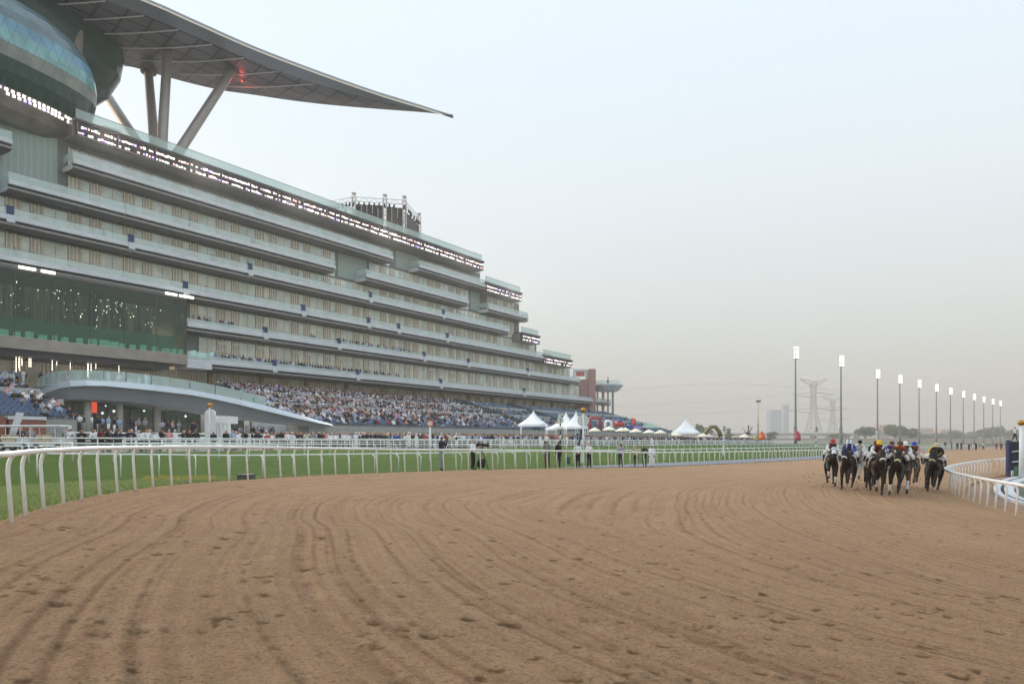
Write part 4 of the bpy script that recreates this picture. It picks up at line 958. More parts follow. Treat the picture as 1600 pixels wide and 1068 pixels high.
def tree(px, d, ytop, wpx, label, seed, kind='round'):
    r_ = random.Random(seed); x = PX(px, d); zb = -.9; H = ZP(ytop, d) - zb; Wd = wpx * d / F / 2; th = thing('palm_tree' if kind == 'palm' else 'tree', (x, d, zb), label, 'tree')
    tb = MB(); tb.tube([(x, d, zb), (x + .1 * Wd, d, zb + H * .35), (x, d, zb + H * .6)], [H * .035, H * .026, H * .018], 8)
    if kind != 'palm':
        for _ in range(5): a = r_.uniform(0, 6.28); tb.tube([(x, d, zb + H * .33), (x + math.cos(a) * Wd * .5, d + math.sin(a) * Wd * .5, zb + H * r_.uniform(.55, .8))], [H * .016, H * .006], 5)
    tb.build('trunk', mat('grey_bark', (.16, .12, .09), .9), th)
    cb = MB()
    if kind == 'palm':
        for i in range(22):
            a = r_.uniform(0, 6.28); dr = r_.uniform(-.2, .55); pts = [(x + math.cos(a) * Wd * u, d + math.sin(a) * Wd * u, zb + H * (.62 + .38 * (u * (1 - dr) * 1.3 - u * u * 1.1 * (.4 + dr)))) for u in (0, .3, .6, .85, 1)]
            for p_, q_ in zip(pts[:-1], pts[1:]):
                p_, q_ = Vector(p_), Vector(q_); w = (q_ - p_).cross(Vector((0, 0, 1))).normalized() * H * .02; cb.add([p_ - w, p_ + w, q_ + w * .7, q_ - w * .7], [(0, 1, 2, 3)])
    else:
        cl = [(r_.gauss(0, .42), r_.gauss(0, .42), r_.uniform(-.55, .75)) for _ in range(26)]
        for c in cl:
            cx, cy, cz = x + c[0] * Wd, d + c[1] * Wd, zb + H * (.63 + .36 * c[2] * (1 - .5 * abs(c[0]))); R_ = Wd * r_.uniform(.22, .42)
            for _ in range(70):
                u = Vector((r_.gauss(0, 1), r_.gauss(0, 1), r_.gauss(0, 1))).normalized(); q = Vector((cx, cy, cz)) + Vector((u.x, u.y, u.z * .8)) * R_ * r_.uniform(.55, 1.05)
                if q.z > zb + H or q.z < zb + H * .18: continue
                sz = Wd * r_.uniform(.05, .10); v = Vector((r_.gauss(0, 1), r_.gauss(0, 1), r_.gauss(0, 1))).normalized(); w = v.orthogonal().normalized(); cb.add([q - v * sz - w * sz * .6, q + v * sz - w * sz * .6, q + v * sz + w * sz * .6, q - v * sz + w * sz * .6], [(0, 1, 2, 3)])
    cb.build('crown', mat(['dusty_green_leaf', 'olive_leaf', 'dark_leaf'][seed % 3], [(.075, .10, .05), (.11, .12, .055), (.055, .08, .045)][seed % 3], .8, var=.45, vscale=.5), th)
TR = [(1352, 300, 665, 27, 'round dusty tree standing apart, beside the third light tower'), (1398, 290, 661, 36, 'largest spreading tree, behind the galloping field at the fourth light tower'), (1425, 300, 667, 20, 'smaller olive tree touching the largest spreading tree'), (1310, 320, 676, 22, 'low olive shrub-like tree at the foot of the second light tower'), (1465, 420, 677, 26, 'low hazy tree in the clump before the pink apartments'), (1492, 400, 673, 26, 'hazy tree between the pink apartments and the rounded clump'), (1540, 380, 667, 22, 'hazy tree at the near end of the rounded clump'), (1556, 370, 665, 34, 'broad rounded hazy tree near the last light tower'), (1585, 380, 670, 26, 'hazy tree beyond the dark blue gate structure'), (1520, 430, 674, 24, 'small faded tree between the sixth and last towers'), (1092, 230, 660, 18, 'dark bushy tree behind the peak of the single large tent'), (1106, 235, 664, 14, 'smaller bushy tree touching the one behind the large tent'), (1139, 240, 666, 12, 'pale spindly tree beside the number two marker post'), (1207, 260, 672, 15, 'low drab bush-like tree beside the orange inflatable'), (1047, 240, 668, 10, 'small dark tree between the tents and the terrace end'), (1445, 420, 679, 24, 'low hazy tree under the fifth light tower'), (1417, 430, 676, 22, 'faded low tree filling the gap behind the olive tree')]
for i, (px, d, y, w, lab) in enumerate(TR): tree(px, d * 2.0, y, w, lab, i)
tree(1168, 230, 665, 19, 'date palm with drooping fronds beside the cream mast', 41, 'palm')

# ---------------------------------------------------------------- end pavilion, brick tower, screens on the roof
d = 204
bt = thing('brick_tower', (PX(915, d), d, -1), 'pink brick stair tower with a framed red panel at the far end of the stand', 'tower')
m_pb = mat('pink_brick', lin((178, 138, 130)), .8, var=.08, vscale=1)
mb = MB(); mb.box(PX(920, d), PX(931, d), d, d + 8, -1, ZP(576, d)); mb.build('shaft', m_pb, bt)
mb = MB(); mb.box(PX(899, d), PX(919.9, d), d + .6, d + 8, -1, ZP(592, d)); mb.build('shaft', m_pb, bt)
mb = MB(); x0, x1 = PX(896, d), PX(919, d); za, zb = ZP(591, d), ZP(576, d)
for q in ((x0, x0 + .7), (x1 - .7, x1)): mb.box(q[0], q[1], d + 1, d + 2, za, zb)
mb.box(x0 + .71, x1 - .71, d + 1, d + 2, zb - .6, zb); mb.build('panel_frame', m_white, bt)
mb = MB(); mb.box(x0 + .9, x1 - .9, d + 1.2, d + 1.6, za + .8, zb - .7); mb.build('red_panel', mat('brick_red_panel', lin((196, 122, 104)), .7), bt)
op = thing('octagonal_pavilion', (PX(953, d), d + 6, -1), 'octagonal roofed terrace on slim columns beside the pink brick tower', 'pavilion')
cx, cy = PX(953, d), d + 6
def octo(r, z): return [(cx + r * math.cos(math.pi / 8 + i * math.pi / 4), cy + r * math.sin(math.pi / 8 + i * math.pi / 4), z) for i in range(8)]
zr = ZP(606, d); mb = MB(); mb.loft([octo(3.4, zr - .6), octo(5.0, zr + 1.0), octo(5.1, zr + 1.3), octo(4.4, zr + 1.4)]); mb.build('roof', m_conc, op)
mb = MB(); mb.loft([octo(4.3, zr + 1.41), octo(4.3, zr + 2.6)], cap=False); mb.build('glass_parapet', m_balt, op)
mb = MB(); mb.tube([(cx - .3, cy - 4, zr + 1.4), (cx - .3, cy - 4, zr + 3.6)], .12, 8); mb.sphere((cx - .3, cy - 4, zr + 2.2), .35, 8, 6); mb.build('roof_mast', m_dark, op)
for px in (933.5, 950, 957.5): mb = MB(); x = PX(px, d + 3); mb.tube([(x, d + 3, -1), (x, d + 3, zr)], .26 if px < 955 else .33, 12); mb.build('slim_column', mat('grey_green_column', lin((128, 134, 130)), .5), op)
mb = MB(); mb.box(PX(940, d + 9), PX(944.5, d + 9), d + 9, d + 9.6, -1, zr - .2); mb.build('wall_pier', mat('peach_render', lin((226, 200, 170)), .7), op)

rg_ = thing('screen_rig', (PX(600, 146), 146, CZ + 41.9), 'black screen panels under a lamp-hung truss rig on the stand roof', 'stage rig')
A_, B_, C_ = (PX(553, 144), 144), (PX(632, 146), 146), (PX(655, 157), 157); D_ = (PX(511, 147), 147)
ztop, zmid, zbt = ZP(308, 145), ZP(321, 145), CZ + 41.9
m_tr = mat('aluminium_truss', lin((196, 190, 186)), .4, metal=.4); m_scr = mat('black_screen_panel', (.004, .005, .007), .5, var=.2, vscale=1.5)
def tower_(p, z0, z1):
    mb = MB(); r = .36
    cs = [(p[0] + a * r, p[1] + b_ * r) for a, b_ in ((-1, -1), (1, -1), (1, 1), (-1, 1))]
    for c in cs: mb.tube([(c[0], c[1], z0), (c[0], c[1], z1)], .06, 6)
    z = z0; i = 0
    while z < z1 - .8:
        for j in range(4): a, b_ = cs[j], cs[(j + 1) % 4]; mb.tube([(a[0], a[1], z), (b_[0], b_[1], z + .8)], .04, 5)
        z += .8
    mb.box(p[0] - .4, p[0] + .4, p[1] - .4, p[1] + .4, z1 + .3, z1 + .55); mb.box(p[0] - .15, p[0] + .15, p[1] - .15, p[1] + .15, z1, z1 + .3)
    mb.build('truss_tower', m_tr, rg_)
def beam(p, q, z):
    mb = MB(); n_ = max(2, int(math.hypot(q[0] - p[0], q[1] - p[1]) / 1.0)); L = [(p[0] + (q[0] - p[0]) * i / n_, p[1] + (q[1] - p[1]) * i / n_) for i in range(n_ + 1)]
    for dz in (0, .9): mb.tube([(*L[0], z + dz), (*L[-1], z + dz)], .06, 6)
    for i in range(n_): mb.tube([(*L[i], z + (0 if i % 2 else .9)), (*L[i + 1], z + (.9 if i % 2 else 0))], .04, 5)
    o = mb.build('truss_beam', m_tr, rg_)
    for i in range(0, n_ + 1):
        if random.random() < .75: lb = MB(); zz = z - .15; lb.tube([(*L[i], zz), (L[i][0] + random.uniform(-.2, .2), L[i][1] - .2, zz - random.uniform(.6, 1.0))], [.16, .26], 8); lb.build('stage_lamp', m_black, o)
Mab = ((A_[0] + B_[0]) / 2 + 1.2, (A_[1] + B_[1]) / 2)
for p in (A_, Mab, B_, C_): tower_(p, zbt, ztop)
for p, q in ((A_, B_), (B_, C_), (D_, A_), (D_, C_)):
    beam(p, q, ztop - 1.2)
def screen(p, q, z0, z1):
    mb = MB(); e = Vector((q[0] - p[0], q[1] - p[1], 0)); L = e.length; e.normalize(); nn = Vector((e.y, -e.x, 0)); k = int(L / 1.0); r = int((z1 - z0) / 1.0)
    for i in range(k):
        for j in range(r):
            o = Vector((p[0], p[1], 0)) + e * (L * i / k + .03); w = e * (L / k - .06); hz0, hz1 = z0 + (z1 - z0) * j / r + .03, z0 + (z1 - z0) * (j + 1) / r - .03
            mb.hexa([Vector((*v.xy, hz)) for hz in (hz0, hz1) for v in (o, o + w, o + w - nn * .25, o - nn * .25)])
    mb.build('screen', m_scr, rg_)
sh = lambda p, q, t_: (p[0] + (q[0] - p[0]) * t_, p[1] + (q[1] - p[1]) * t_)
screen(sh(A_, Mab, .06), sh(A_, Mab, .95), zbt, zmid); screen(sh(Mab, B_, .05), sh(Mab, B_, .95), zbt, zmid - .2); screen(sh(B_, C_, .08), sh(B_, C_, 1), zbt, zmid - .6)

# ---------------------------------------------------------------- tents, parasols, inflatables
m_tent = mat('white_tent_canvas', lin((226, 232, 238)), .7, var=.04, vscale=.5)
def tent(px, d, ypk, yev, wpx, label):
    x = PX(px, d); zp, ze = ZP(ypk, d), ZP(yev, d); w = wpx * d / F / 2; zg = gz(x, d)
    th = thing('pagoda_tent', (x, d, zg), label, 'tent', 'white pagoda tents'); mb = MB(); rings = []
    for u in np.linspace(0, 1, 12):
        r = w * (1 - u) ** 1.55 + .03; z = ze + (zp - ze) * u; rr_ = []
        for i in range(24): a = math.pi / 4 + 2 * math.pi * i / 24; k = 1 / max(abs(math.cos(a + .3)), abs(math.sin(a + .3))); k = 1 + (min(k, 1.414) - 1) * (1 - u) ** .5; rr_.append((x + r * k * math.cos(a), d + r * k * math.sin(a), z))
        rings.append(rr_)
    vz = [(p[0], p[1], ze - .35) for p in rings[0]]; mb.loft([vz] + rings, sm=True, cap=False); mb.build('canopy', m_tent, th)
    for sx_ in (-1, 1):
        for sy in (-1, 1): pb = MB(); pb.tube([(x + sx_ * w * .97, d + sy * w * .97, zg - .2), (x + sx_ * w * .97, d + sy * w * .97, ze)], .05, 6); pb.build('pole', m_rail, th)
tent(833.5, 112, 640, 663, 40, 'white pagoda tent standing alone before the blue seats, nearest the winning post side')
tent(884.5, 125, 642, 667, 34, 'white pagoda tent to the grandstand side of its twin, by the number one post')
tent(900, 119, 641, 667, 34, 'white pagoda tent directly behind the winning post disc')
tent(1072, 150, 652, 676, 44, 'largest white pagoda tent, standing alone among the apron crowd')
tent(869, 128, 660, 669, 30, 'low white tent roof between the lone pagoda and the twin pagodas')
m_par = mat('cream_parasol_canvas', lin((232, 226, 208)), .75)
par = local('parasol', 'x', 'parasol', 'cream parasols over the apron')
mb = MB(); rings = [[((1.6 - .02) * r * math.cos(i * math.pi / 4), 1.58 * r * math.sin(i * math.pi / 4), 2.2 + z) for i in range(8)] for r, z in ((1, -.12), (1, 0), (.55, .42), (.04, .8))]; mb.loft(rings, cap=False); mb.build('canopy', m_par, par)
mb = MB(); mb.tube([(0, 0, 0), (0, 0, 3.0)], .04, 8); mb.build('pole', m_rail, par); mb = MB(); mb.tube([(0, 0, 0), (0, 0, .12)], .3, 12); mb.build('base', m_dark, par)
for i, (px, d, y, lab) in enumerate(((929, 112, 667.5, 'cream parasol touching the winning post, first of the parasol row'), (952, 105, 665.5, 'widest cream parasol, before the white inflatable arch'), (971, 112, 667.5, 'cream parasol before the red bouncy castle'), (977, 124, 667.5, 'cream parasol half hidden behind its neighbour by the bouncy castle'), (993.5, 112, 669, 'cream parasol before the purple inflatable'), (1014.5, 118, 670.5, 'cream parasol beside the small red tent'), (1032, 114, 671, 'cream parasol nearest the single large tent on its stand side'), (1098, 120, 676.5, 'cream parasol at the foot of the large pagoda tent, by the olive arch'), (1057, 130, 675, 'cream parasol tucked under the large pagoda tent'), (1163, 120, 677.5, 'cream parasol alone near the date palm'), (1106, 140, 677, 'small cream parasol in front of the olive inflatable arch'))):
    o = par if i == 0 else dup(par, (0, 0, 0)); x = PX(px, d); zt = ZP(y, d); o['label'] = lab; place(o, (x, d, zt - 3.0 * .7), random.random(), .7)
def inflat(name, label, col, fn, cat='inflatable'):
    mb = MB(); fn(mb); o = mb.build(name, mat(name + '_vinyl_%d' % random.randrange(9999), col, .4)); return tag(o, label, cat)
def arch(px0, px1, ytop, ybot, d, r):
    return lambda mb: mb.tube([P(px0, ybot, d), P(px0, ytop + 2, d), P(px0 + 1.5, ytop, d), P(px1 - 1.5, ytop, d), P(px1, ytop + 2, d), P(px1, ybot, d)], r, 12)
inflat('inflatable_arch', 'square red inflatable arch beside the winning post', lin((162, 66, 76)), arch(922, 938, 652.5, 674, 128, .3))
inflat('inflatable_arch', 'white inflatable arch beside the red one', lin((226, 228, 232)), arch(946, 955, 658, 674, 126, .28))
inflat('inflatable_arch', 'olive green angular inflatable arch beside the largest tent', lin((122, 116, 72)), lambda mb: mb.tube([P(1101, 682, 125), P(1104, 674, 125), P(1111, 666.5, 125), P(1118, 666.5, 125), P(1124, 674, 125), P(1126, 682, 125)], .38, 10))
bc = thing('bouncy_castle', P(964, 676, 128), 'red bouncy castle with blue slide and pointed turret behind the parasols', 'inflatable')
for nm, m_, bx in (('red_wall', mat('red_vinyl', lin((196, 66, 62)), .4), [(960, 975, 658.5, 666)]), ('blue_slide', mat('blue_vinyl', lin((62, 82, 150)), .4), [(964, 971, 655, 661), (979, 988, 663, 671)]), ('turret', mat('red_vinyl', (0, 0, 0)), [(989, 992, 653, 664)])):
    for px0, px1, y0, y1 in bx:
        mb = MB(); c = P((px0 + px1) / 2, (y0 + y1) / 2, 130); w, h_ = (px1 - px0) * 130 / F / 2, (y1 - y0) * 130 / F / 2
        mb.loft([[(c.x + w * k * math.copysign(abs(math.cos(a)) ** .6, math.cos(a)), c.y + 1.2 * k * math.copysign(abs(math.sin(a)) ** .6, math.sin(a)), c.z + z * h_) for a in [i * math.pi / 8 for i in range(16)]] for z, k in ((-1, .9), (-.8, 1), (.6, 1), (.95, .8), (1.05, .3 if nm != 'turret' else .05))], sm=True); mb.build(nm, m_, bc)
pt = thing('frame_tent', P(1000, 676, 140), 'purple and green ridge tent beyond the bouncy castle', 'tent')
for nm, a, c, y0, y1, col in (('purple_roof', 986, 1013, 664, 671, (110, 84, 138)), ('green_roof', 1002, 1030, 660, 668, (128, 158, 146))):
    mb = MB(); q = [P(a, y1, 140), P(c, y1, 140), P(c, y1, 146), P(a, y1, 146)]; r0, r1 = P(a + 7, y0, 143), P(c - 9, y0 + 2, 143); mb.add(q + [r0, r1], [(0, 1, 5, 4), (1, 2, 5), (2, 3, 4, 5), (3, 0, 4), (3, 2, 1, 0)]); mb.build(nm, mat(nm + '_fabric', lin(col), .7), pt)
for nm, px, y0, y1, w, col, lab in (('inflatable_figure', 1191, 673, 687, 9, (232, 104, 60), 'bright orange inflatable figure at the end of the apron crowd'), ('inflatable_figure', 1181.5, 680, 687, 6, (206, 160, 62), 'small yellow inflatable beside the orange one'), ('inflatable_figure', 1246.5, 672.5, 688, 9, (186, 70, 84), 'crimson inflatable figure at the foot of the first light tower')):
    mb = MB(); dd = 118; c = P(px, y1, dd); k = dd / F; H = (y1 - y0) * k; w_ = w * k / 2
    mb.loft([[(c.x + w_ * r * math.cos(a) + off * w_, c.y + w_ * r * math.sin(a), c.z + H * z) for a in [i * math.pi / 6 for i in range(12)]] for z, r, off in ((0, .9, 0), (.2, 1, 0), (.45, .95, .1), (.6, .7, .1), (.75, .75, -.1), (.9, .5, -.2), (1, .1, -.2))], sm=True)
    tag(mb.build(nm, mat('vinyl_%d' % px, lin(col), .4)), lab, 'inflatable')
ms = thing('mast', P(1184.5, 686, 170), 'slim cream mast with a small lamp head beyond the apron', 'mast')
c0, c1 = P(1184.5, 690, 170), P(1185, 628, 170); mb = MB(); mb.tube([c0, c1], [.26, .14], 10); mb.build('pole', mat('cream_paint', lin((226, 212, 190)), .5), ms)
mb = MB(); mb.box(c1.x - .55, c1.x + .55, c1.y - .2, c1.y + .2, c1.z, c1.z + .5); mb.build('lamp_head', mat('grey_lamp_frame', (0, 0, 0)), ms)

# ---------------------------------------------------------------- posts, boards, carts
m_gold = mat('gilded_ball', lin((186, 132, 52)), .25, metal=.85, var=.05)
def txt(s_, size, m, loc, parent, yaw=0.0, ext=.006):
    cu = bpy.data.curves.new('numeral', 'FONT'); cu.body = s_; cu.size = size; cu.extrude = ext; cu.align_x = 'CENTER'; cu.align_y = 'CENTER'
    tmp = bpy.data.objects.new('numeral', cu); COL.objects.link(tmp); me = bpy.data.meshes.new_from_object(tmp.evaluated_get(bpy.context.evaluated_depsgraph_get())); bpy.data.objects.remove(tmp)
    me.materials.clear(); me.materials.append(m); o = bpy.data.objects.new('numeral', me); COL.objects.link(o); o.parent = parent; off = org(parent); o.location = Vector(loc) - off; o.rotation_euler = (math.pi / 2, 0, yaw); return o
wp = thing('winning_post', P(911, 712, 58), 'white winning post with a round disc and gold ball beside the apron', 'post')
dq = 58; mb = MB(); b0, b1 = P(911.5, 727, dq), P(911.5, 646, dq); b0.z = gz(b0.x, b0.y) - .1; mb.tube([b0, b1], [.085, .07], 12); mb.build('pole', m_rail, wp)
mb = MB(); c = P(911.5, 656.5, dq); mb.tube([(c.x, c.y + .12, c.z), (c.x, c.y + .2, c.z)], .49, 32, sm=False); mb.build('disc', mat('white_disc_paint', (.72, .74, .74), .4), wp)
mb = MB(); mb.sphere(P(911.5, 640.8, dq), .235, 20, 14); mb.build('gold_ball', m_gold, wp)
mb = MB(); c = P(910, 717, dq - .5); mb.loft([[(c.x - w, c.y, c.z + z), (c.x + w, c.y, c.z + z), (c.x + w, c.y + .12, c.z + z), (c.x - w, c.y + .12, c.z + z)] for z, w in ((-.55, .20), (0, .17), (.6, .09))]); mb.build('padding', mat('white_padding', (.7, .71, .72), .7), wp)
ff = thing('feather_flag', P(903, 716, 60), 'dark blue feather flag with white lettering beside the winning post', 'flag')
mb = MB(); a = P(907.5, 668, 60); c = P(903.5, 705, 60); e = P(903, 727, 60); e.z = gz(e.x, e.y); mb.tube([e, c, a], .03, 6); mb.build('flag_pole', m_dark, ff)
fp = [P(908.5, 669.5, 60), P(909.5, 674, 60), P(906, 697, 60), P(902.5, 700, 60), P(904, 690, 60), P(906, 675, 60)]; mb = MB(); mb.add(fp + [p + Vector((0, .04, 0)) for p in fp], [(0, 1, 2, 3, 4, 5), (11, 10, 9, 8, 7, 6)] + [(i, (i + 1) % 6, 6 + (i + 1) % 6, 6 + i) for i in range(6)]); mb.build('cloth', mat('navy_flag_cloth', lin((44, 74, 120)), .8), ff)
mb = MB()
fp = [P(904.5, 674, 60.1), P(905.8, 676, 60.1), P(903.2, 690, 60.1), P(900, 690, 60.1), P(901, 682, 60.1)]; mb.add(fp + [p + Vector((0, .04, 0)) for p in fp], [(0, 1, 2, 3, 4), (9, 8, 7, 6, 5)] + [(i, (i + 1) % 5, 5 + (i + 1) % 5, 5 + i) for i in range(5)]); wf = mb.build('white_panel', m_white, ff)
for yy in (678.5, 684): mb = MB(); mb.sphere(P(902.6, yy, 60.05), (.09, .03, .13), 8, 6); mb.build('black_mark', m_black, ff)
for px, y0, y1, dd, num, lab in ((875.5, 650, 702, 66, '1', 'white marker post with a black figure one before the twin tents'), (1131, 666, 697, 88, '2', 'white marker post with a black figure two beyond the olive arch'), (1275, 667, 700, 110, '3', 'white marker post with a dark figure behind the coral capped rider')):
    mp_ = thing('marker_post', P(px, y1, dd), lab, 'marker post'); mb = MB(); a, c = P(px, y1, dd), P(px, y0, dd); a.z = min(a.z, gz(a.x, a.y)); k = 9
    for i in range(k): mb.tube([a.lerp(c, i / k), a.lerp(c, (i + 1) / k)], .075, 8, mi=i % 2 if num != '2' else 0)
    mb.build('pole', [m_rail, m_black], mp_)
    w = 5.2 * dd / F; q = P(px, y0 + 6.5 if num == '1' else y0 + 3.5, dd); mb = MB(); mb.tube([(q.x, q.y - .1, q.z), (q.x, q.y - .16, q.z)], w if num == '1' else w * .8, 24, sm=False); mb.build('disc', MATS['white_disc_paint'], mp_)
    txt(num, w * 1.9, m_black, (q.x, q.y - .17, q.z), mp_)
    if num == '1': mb = MB(); mb.box(q.x - .18, q.x + .38, q.y - .1, q.y, q.z + .5, q.z + .62); mb.box(q.x - .18, q.x - .06, q.y - .1, q.y, q.z + .2, q.z + .5); mb.build('bracket', m_rail, mp_)
for px, yb, dd, lab in ((1370, 675, 130, 'thin white marker post with a ring top beside the largest tree'),):
    mp_ = thing('marker_post', P(px, 700, dd), lab, 'marker post'); mb = MB(); mb.tube([P(px, 700, dd), P(px, 678, dd)], .07, 8); mb.build('pole', m_rail, mp_); q = P(px, yb, dd); mb = MB(); mb.tube([(q.x + .24 * math.cos(a), q.y, q.z + .24 * math.sin(a)) for a in [i * math.pi / 10 for i in range(21)]], .09, 8); mb.build('ring', MATS['white_disc_paint'], mp_)
fw = thing('furlong_sign', P(672, 730, 50), 'tall white pole with a round red and white sign before the seats', 'sign'); mb = MB(); a, c = P(672, 715, 53), P(672, 666, 53); a.z = gz(a.x, a.y) - .1; mb.tube([a, c], .06, 10); mb.build('pole', m_rail, fw)
q = P(672, 661.3, 53); mb = MB(); mb.tube([(q.x, q.y, q.z), (q.x, q.y - .06, q.z)], .27, 28, sm=False); mb.tube([(q.x, q.y - .061, q.z), (q.x, q.y - .08, q.z)], .17, 24, mi=1, sm=False); mb.box(q.x - .035, q.x + .035, q.y - .1, q.y - .081, q.z - .12, q.z + .12, mi=2); mb.build('disc', [mat('coral_red_paint', lin((226, 120, 104)), .5), m_rail, mat('pale_pink_paint', lin((240, 196, 186)), .5)], fw)
# judge box with gold ball
jb = thing('judge_box', P(345, 690, 64), 'white judge box with sloping slats, an arched front and a gold ball finial', 'booth'); dj = 64; zg = gz(PX(345, dj), dj)
mb = MB(); mb.box(PX(321, dj), PX(357, dj), dj, dj + 2.2, ZP(661, dj), ZP(649.5, dj)); mb.build('upper_panel', m_rail, jb)
for i in range(5): x = PX(331 + i * 5.8, dj); w = 4.6 * dj / F; mb = MB(); z0, z1 = zg - .1, ZP(661.3, dj); mb.hexa([Vector(v) for v in ((x + .25, dj, z0), (x + w + .25, dj, z0), (x + w + .25, dj + .15, z0), (x + .25, dj + .15, z0), (x, dj + .05, z1), (x + w, dj + .05, z1), (x + w, dj + .2, z1), (x, dj + .2, z1))]); mb.build('slat', m_rail, jb)
mb = MB(); x0, x1 = PX(320.5, dj - .4), PX(337, dj - .4); xm = (x0 + x1) / 2; zr_ = ZP(647, dj); hw = (x1 - x0) / 2; pts = [(x0, zg - .1), (x1, zg - .1)] + [(xm + hw * math.cos(a), zr_ + hw * .95 * math.sin(a)) for a in np.linspace(0, math.pi, 14)]
mb.add([(p[0], dj - .5, p[1]) for p in pts] + [(p[0], dj - .3, p[1]) for p in pts], [tuple(range(len(pts))), tuple(range(2 * len(pts) - 1, len(pts) - 1, -1))] + [(i, (i + 1) % len(pts), len(pts) + (i + 1) % len(pts), len(pts) + i) for i in range(len(pts))]); mb.build('arched_front', mat('white_board', (.74, .75, .77), .5), jb)
mb = MB(); mb.tube([(xm, dj - .56, zg), (xm, dj - .56, ZP(637, dj))], .07, 10); mb.build('post', m_rail, jb)
mb = MB(); mb.sphere((xm, dj - .56, ZP(633.2, dj)), (.27, .27, .21), 18, 12); mb.build('gold_ball', m_gold, jb)
# golf carts
m_cart = mat('white_cart_paint', lin((214, 216, 218)), .35); m_tyre = mat('black_rubber', (.02, .02, .022), .7)
def cart(px, yb, d, label):
    x, z = PX(px, d), ZP(yb, d); c = thing('golf_cart', (x, d, z), label, 'golf cart', 'golf carts parked behind the turf rails', rz=0)
    B = lambda *a: (lambda mb: mb)(MB().box(*[a[0] + x, a[1] + x, a[2] + d, a[3] + d, a[4] + z, a[5] + z]))
    mb = MB(); mb.loft([[(x + u, d + v, z + zz) for u, v in ((-1.2, -.6), (.9, -.6), (1.25, -.45), (1.25, .45), (.9, .6), (-1.2, .6))] for zz in (.28, .5, .62)]); mb.loft([[(x + .75 + u * .4, d + v, z + .6 + zz) for u, v in ((-1, -.55), (1, -.4), (1, .4), (-1, .55))] for zz in (0, .3)]); mb.build('body', m_cart, c)
    for sx_ in (-.72, .85):
        for sy in (-.58, .58):
            wb = MB(); wb.tube([(x + sx_, d + sy - .1, z + .24), (x + sx_, d + sy + .1, z + .24)], .25, 16); o = wb.build('wheel', m_tyre, c); hb = MB(); hb.tube([(x + sx_, d + sy - .11, z + .24), (x + sx_, d + sy + .11, z + .24)], .12, 12); hb.build('rim', m_cart, o)
    mb = MB(); mb.loft([[(x + u, d + v, z + zz) for u, v in ((-1.45 + e, -.65 + e), (1.05 - e, -.65 + e), (1.05 - e, .65 - e), (-1.45 + e, .65 - e))] for zz, e in ((1.72, .04), (1.78, 0), (1.84, .03), (1.87, .2))]); mb.build('roof', m_cart, c)
    for sx_ in (-1.2, .6):
        for sy in (-.5, .5): mb = MB(); mb.tube([(x + sx_, d + sy, z + .6), (x + sx_ - .05, d + sy, z + 1.74)], .025, 6); mb.build('roof_post', m_rail, c)
    for sx_ in (-.55, -.1): mb = MB(); mb.box(x + sx_ - .2, x + sx_ + .25, d - .5, d + .5, z + .63, z + .78); mb.box(x + sx_ - .25, x + sx_ - .15, d - .5, d + .5, z + .785, z + 1.15); mb.build('bench_seat', mat('beige_vinyl', lin((206, 192, 166)), .6), c)
    mb = MB(); mb.tube([(x + .45, d - .25, z + .9), (x + .3, d - .25, z + 1.05)], .02, 6); mb.tube([(x + .3 + .02 * math.cos(a), d - .25 + .18 * math.cos(a), z + 1.05 + .18 * math.sin(a)) for a in [i * math.pi / 8 for i in range(17)]], .015, 6); mb.build('steering_wheel', m_tyre, c)
cart(27, 703.5, 50, 'white golf cart at the very end of the fence line, its roof entire'); cart(81, 703.5, 50, 'white golf cart parked nose to tail behind the other, by the attendant in blue')
# near odds and ends
dd = 22.6; cx_ = P(381, 746, dd); cx_.z = gz(cx_.x, dd) - .03
sb = thing('equipment_box', tuple(cx_), 'dark grey equipment box on the turf behind a post of the near rail', 'box'); mb = MB(); mb.box(cx_.x - .23, cx_.x + .23, dd, dd + .4, cx_.z, cx_.z + .17); mb.build('case', mat('charcoal_case', lin((84, 92, 88)), .6), sb); mb = MB(); mb.box(cx_.x - .24, cx_.x + .24, dd - .02, dd + .42, cx_.z + .172, cx_.z + .21); mb.build('lid', mat('charcoal_case', (0, 0, 0)), sb)
bn = MB(); q = P(887.5, 720, 55); zg = gz(q.x, 55); bn.loft([[(q.x + r * math.cos(a), 55 + r * math.sin(a), zg + z) for a in [i * math.pi / 6 for i in range(12)]] for z, r in ((-.05, .16), (.5, .19), (.55, .2), (.6, .1))], sm=True); tag(bn.build('litter_bin', mat('teal_bin', lin((70, 116, 112)), .5)), 'small teal bin on the turf behind the dark suited official', 'bin')
# dark blue gate structure at the right edge, with white post and gold ball
gs = thing('gate_tower', P(1590, 745, 47), 'dark blue padded gate structure with white bars inside the inner rail', 'gate'); dg = 47; zg = infz(PX(1590, dg), dg)
x0, x1 = PX(1578, dg), PX(1606, dg); zt = ZP(689.5, dg)
mb = MB(); mb.box(x0, x1, dg, dg + .2, zg - .2, zt); mb.build('padded_panel', mat('navy_padding', lin((42, 50, 66)), .7, var=.2, vscale=4), gs)
for i in range(6): mb = MB(); xx = x0 + (x1 - x0) * (i + .3) / 6; mb.box(xx, xx + .03, dg - .04, dg - .003, zg, zt - .1); mb.build('seam', m_black, gs)
for y in (706, 722): mb = MB(); za = ZP(y, dg); mb.hexa([Vector(v) for v in ((x0 + .1, dg - .1, za), (x1, dg - .1, za + .15), (x1, dg - .045, za + .15), (x0 + .1, dg - .045, za), (x0 + .1, dg - .1, za + .06), (x1, dg - .1, za + .21), (x1, dg - .045, za + .21), (x0 + .1, dg - .045, za + .06))]); mb.build('white_bar', m_rail, gs)
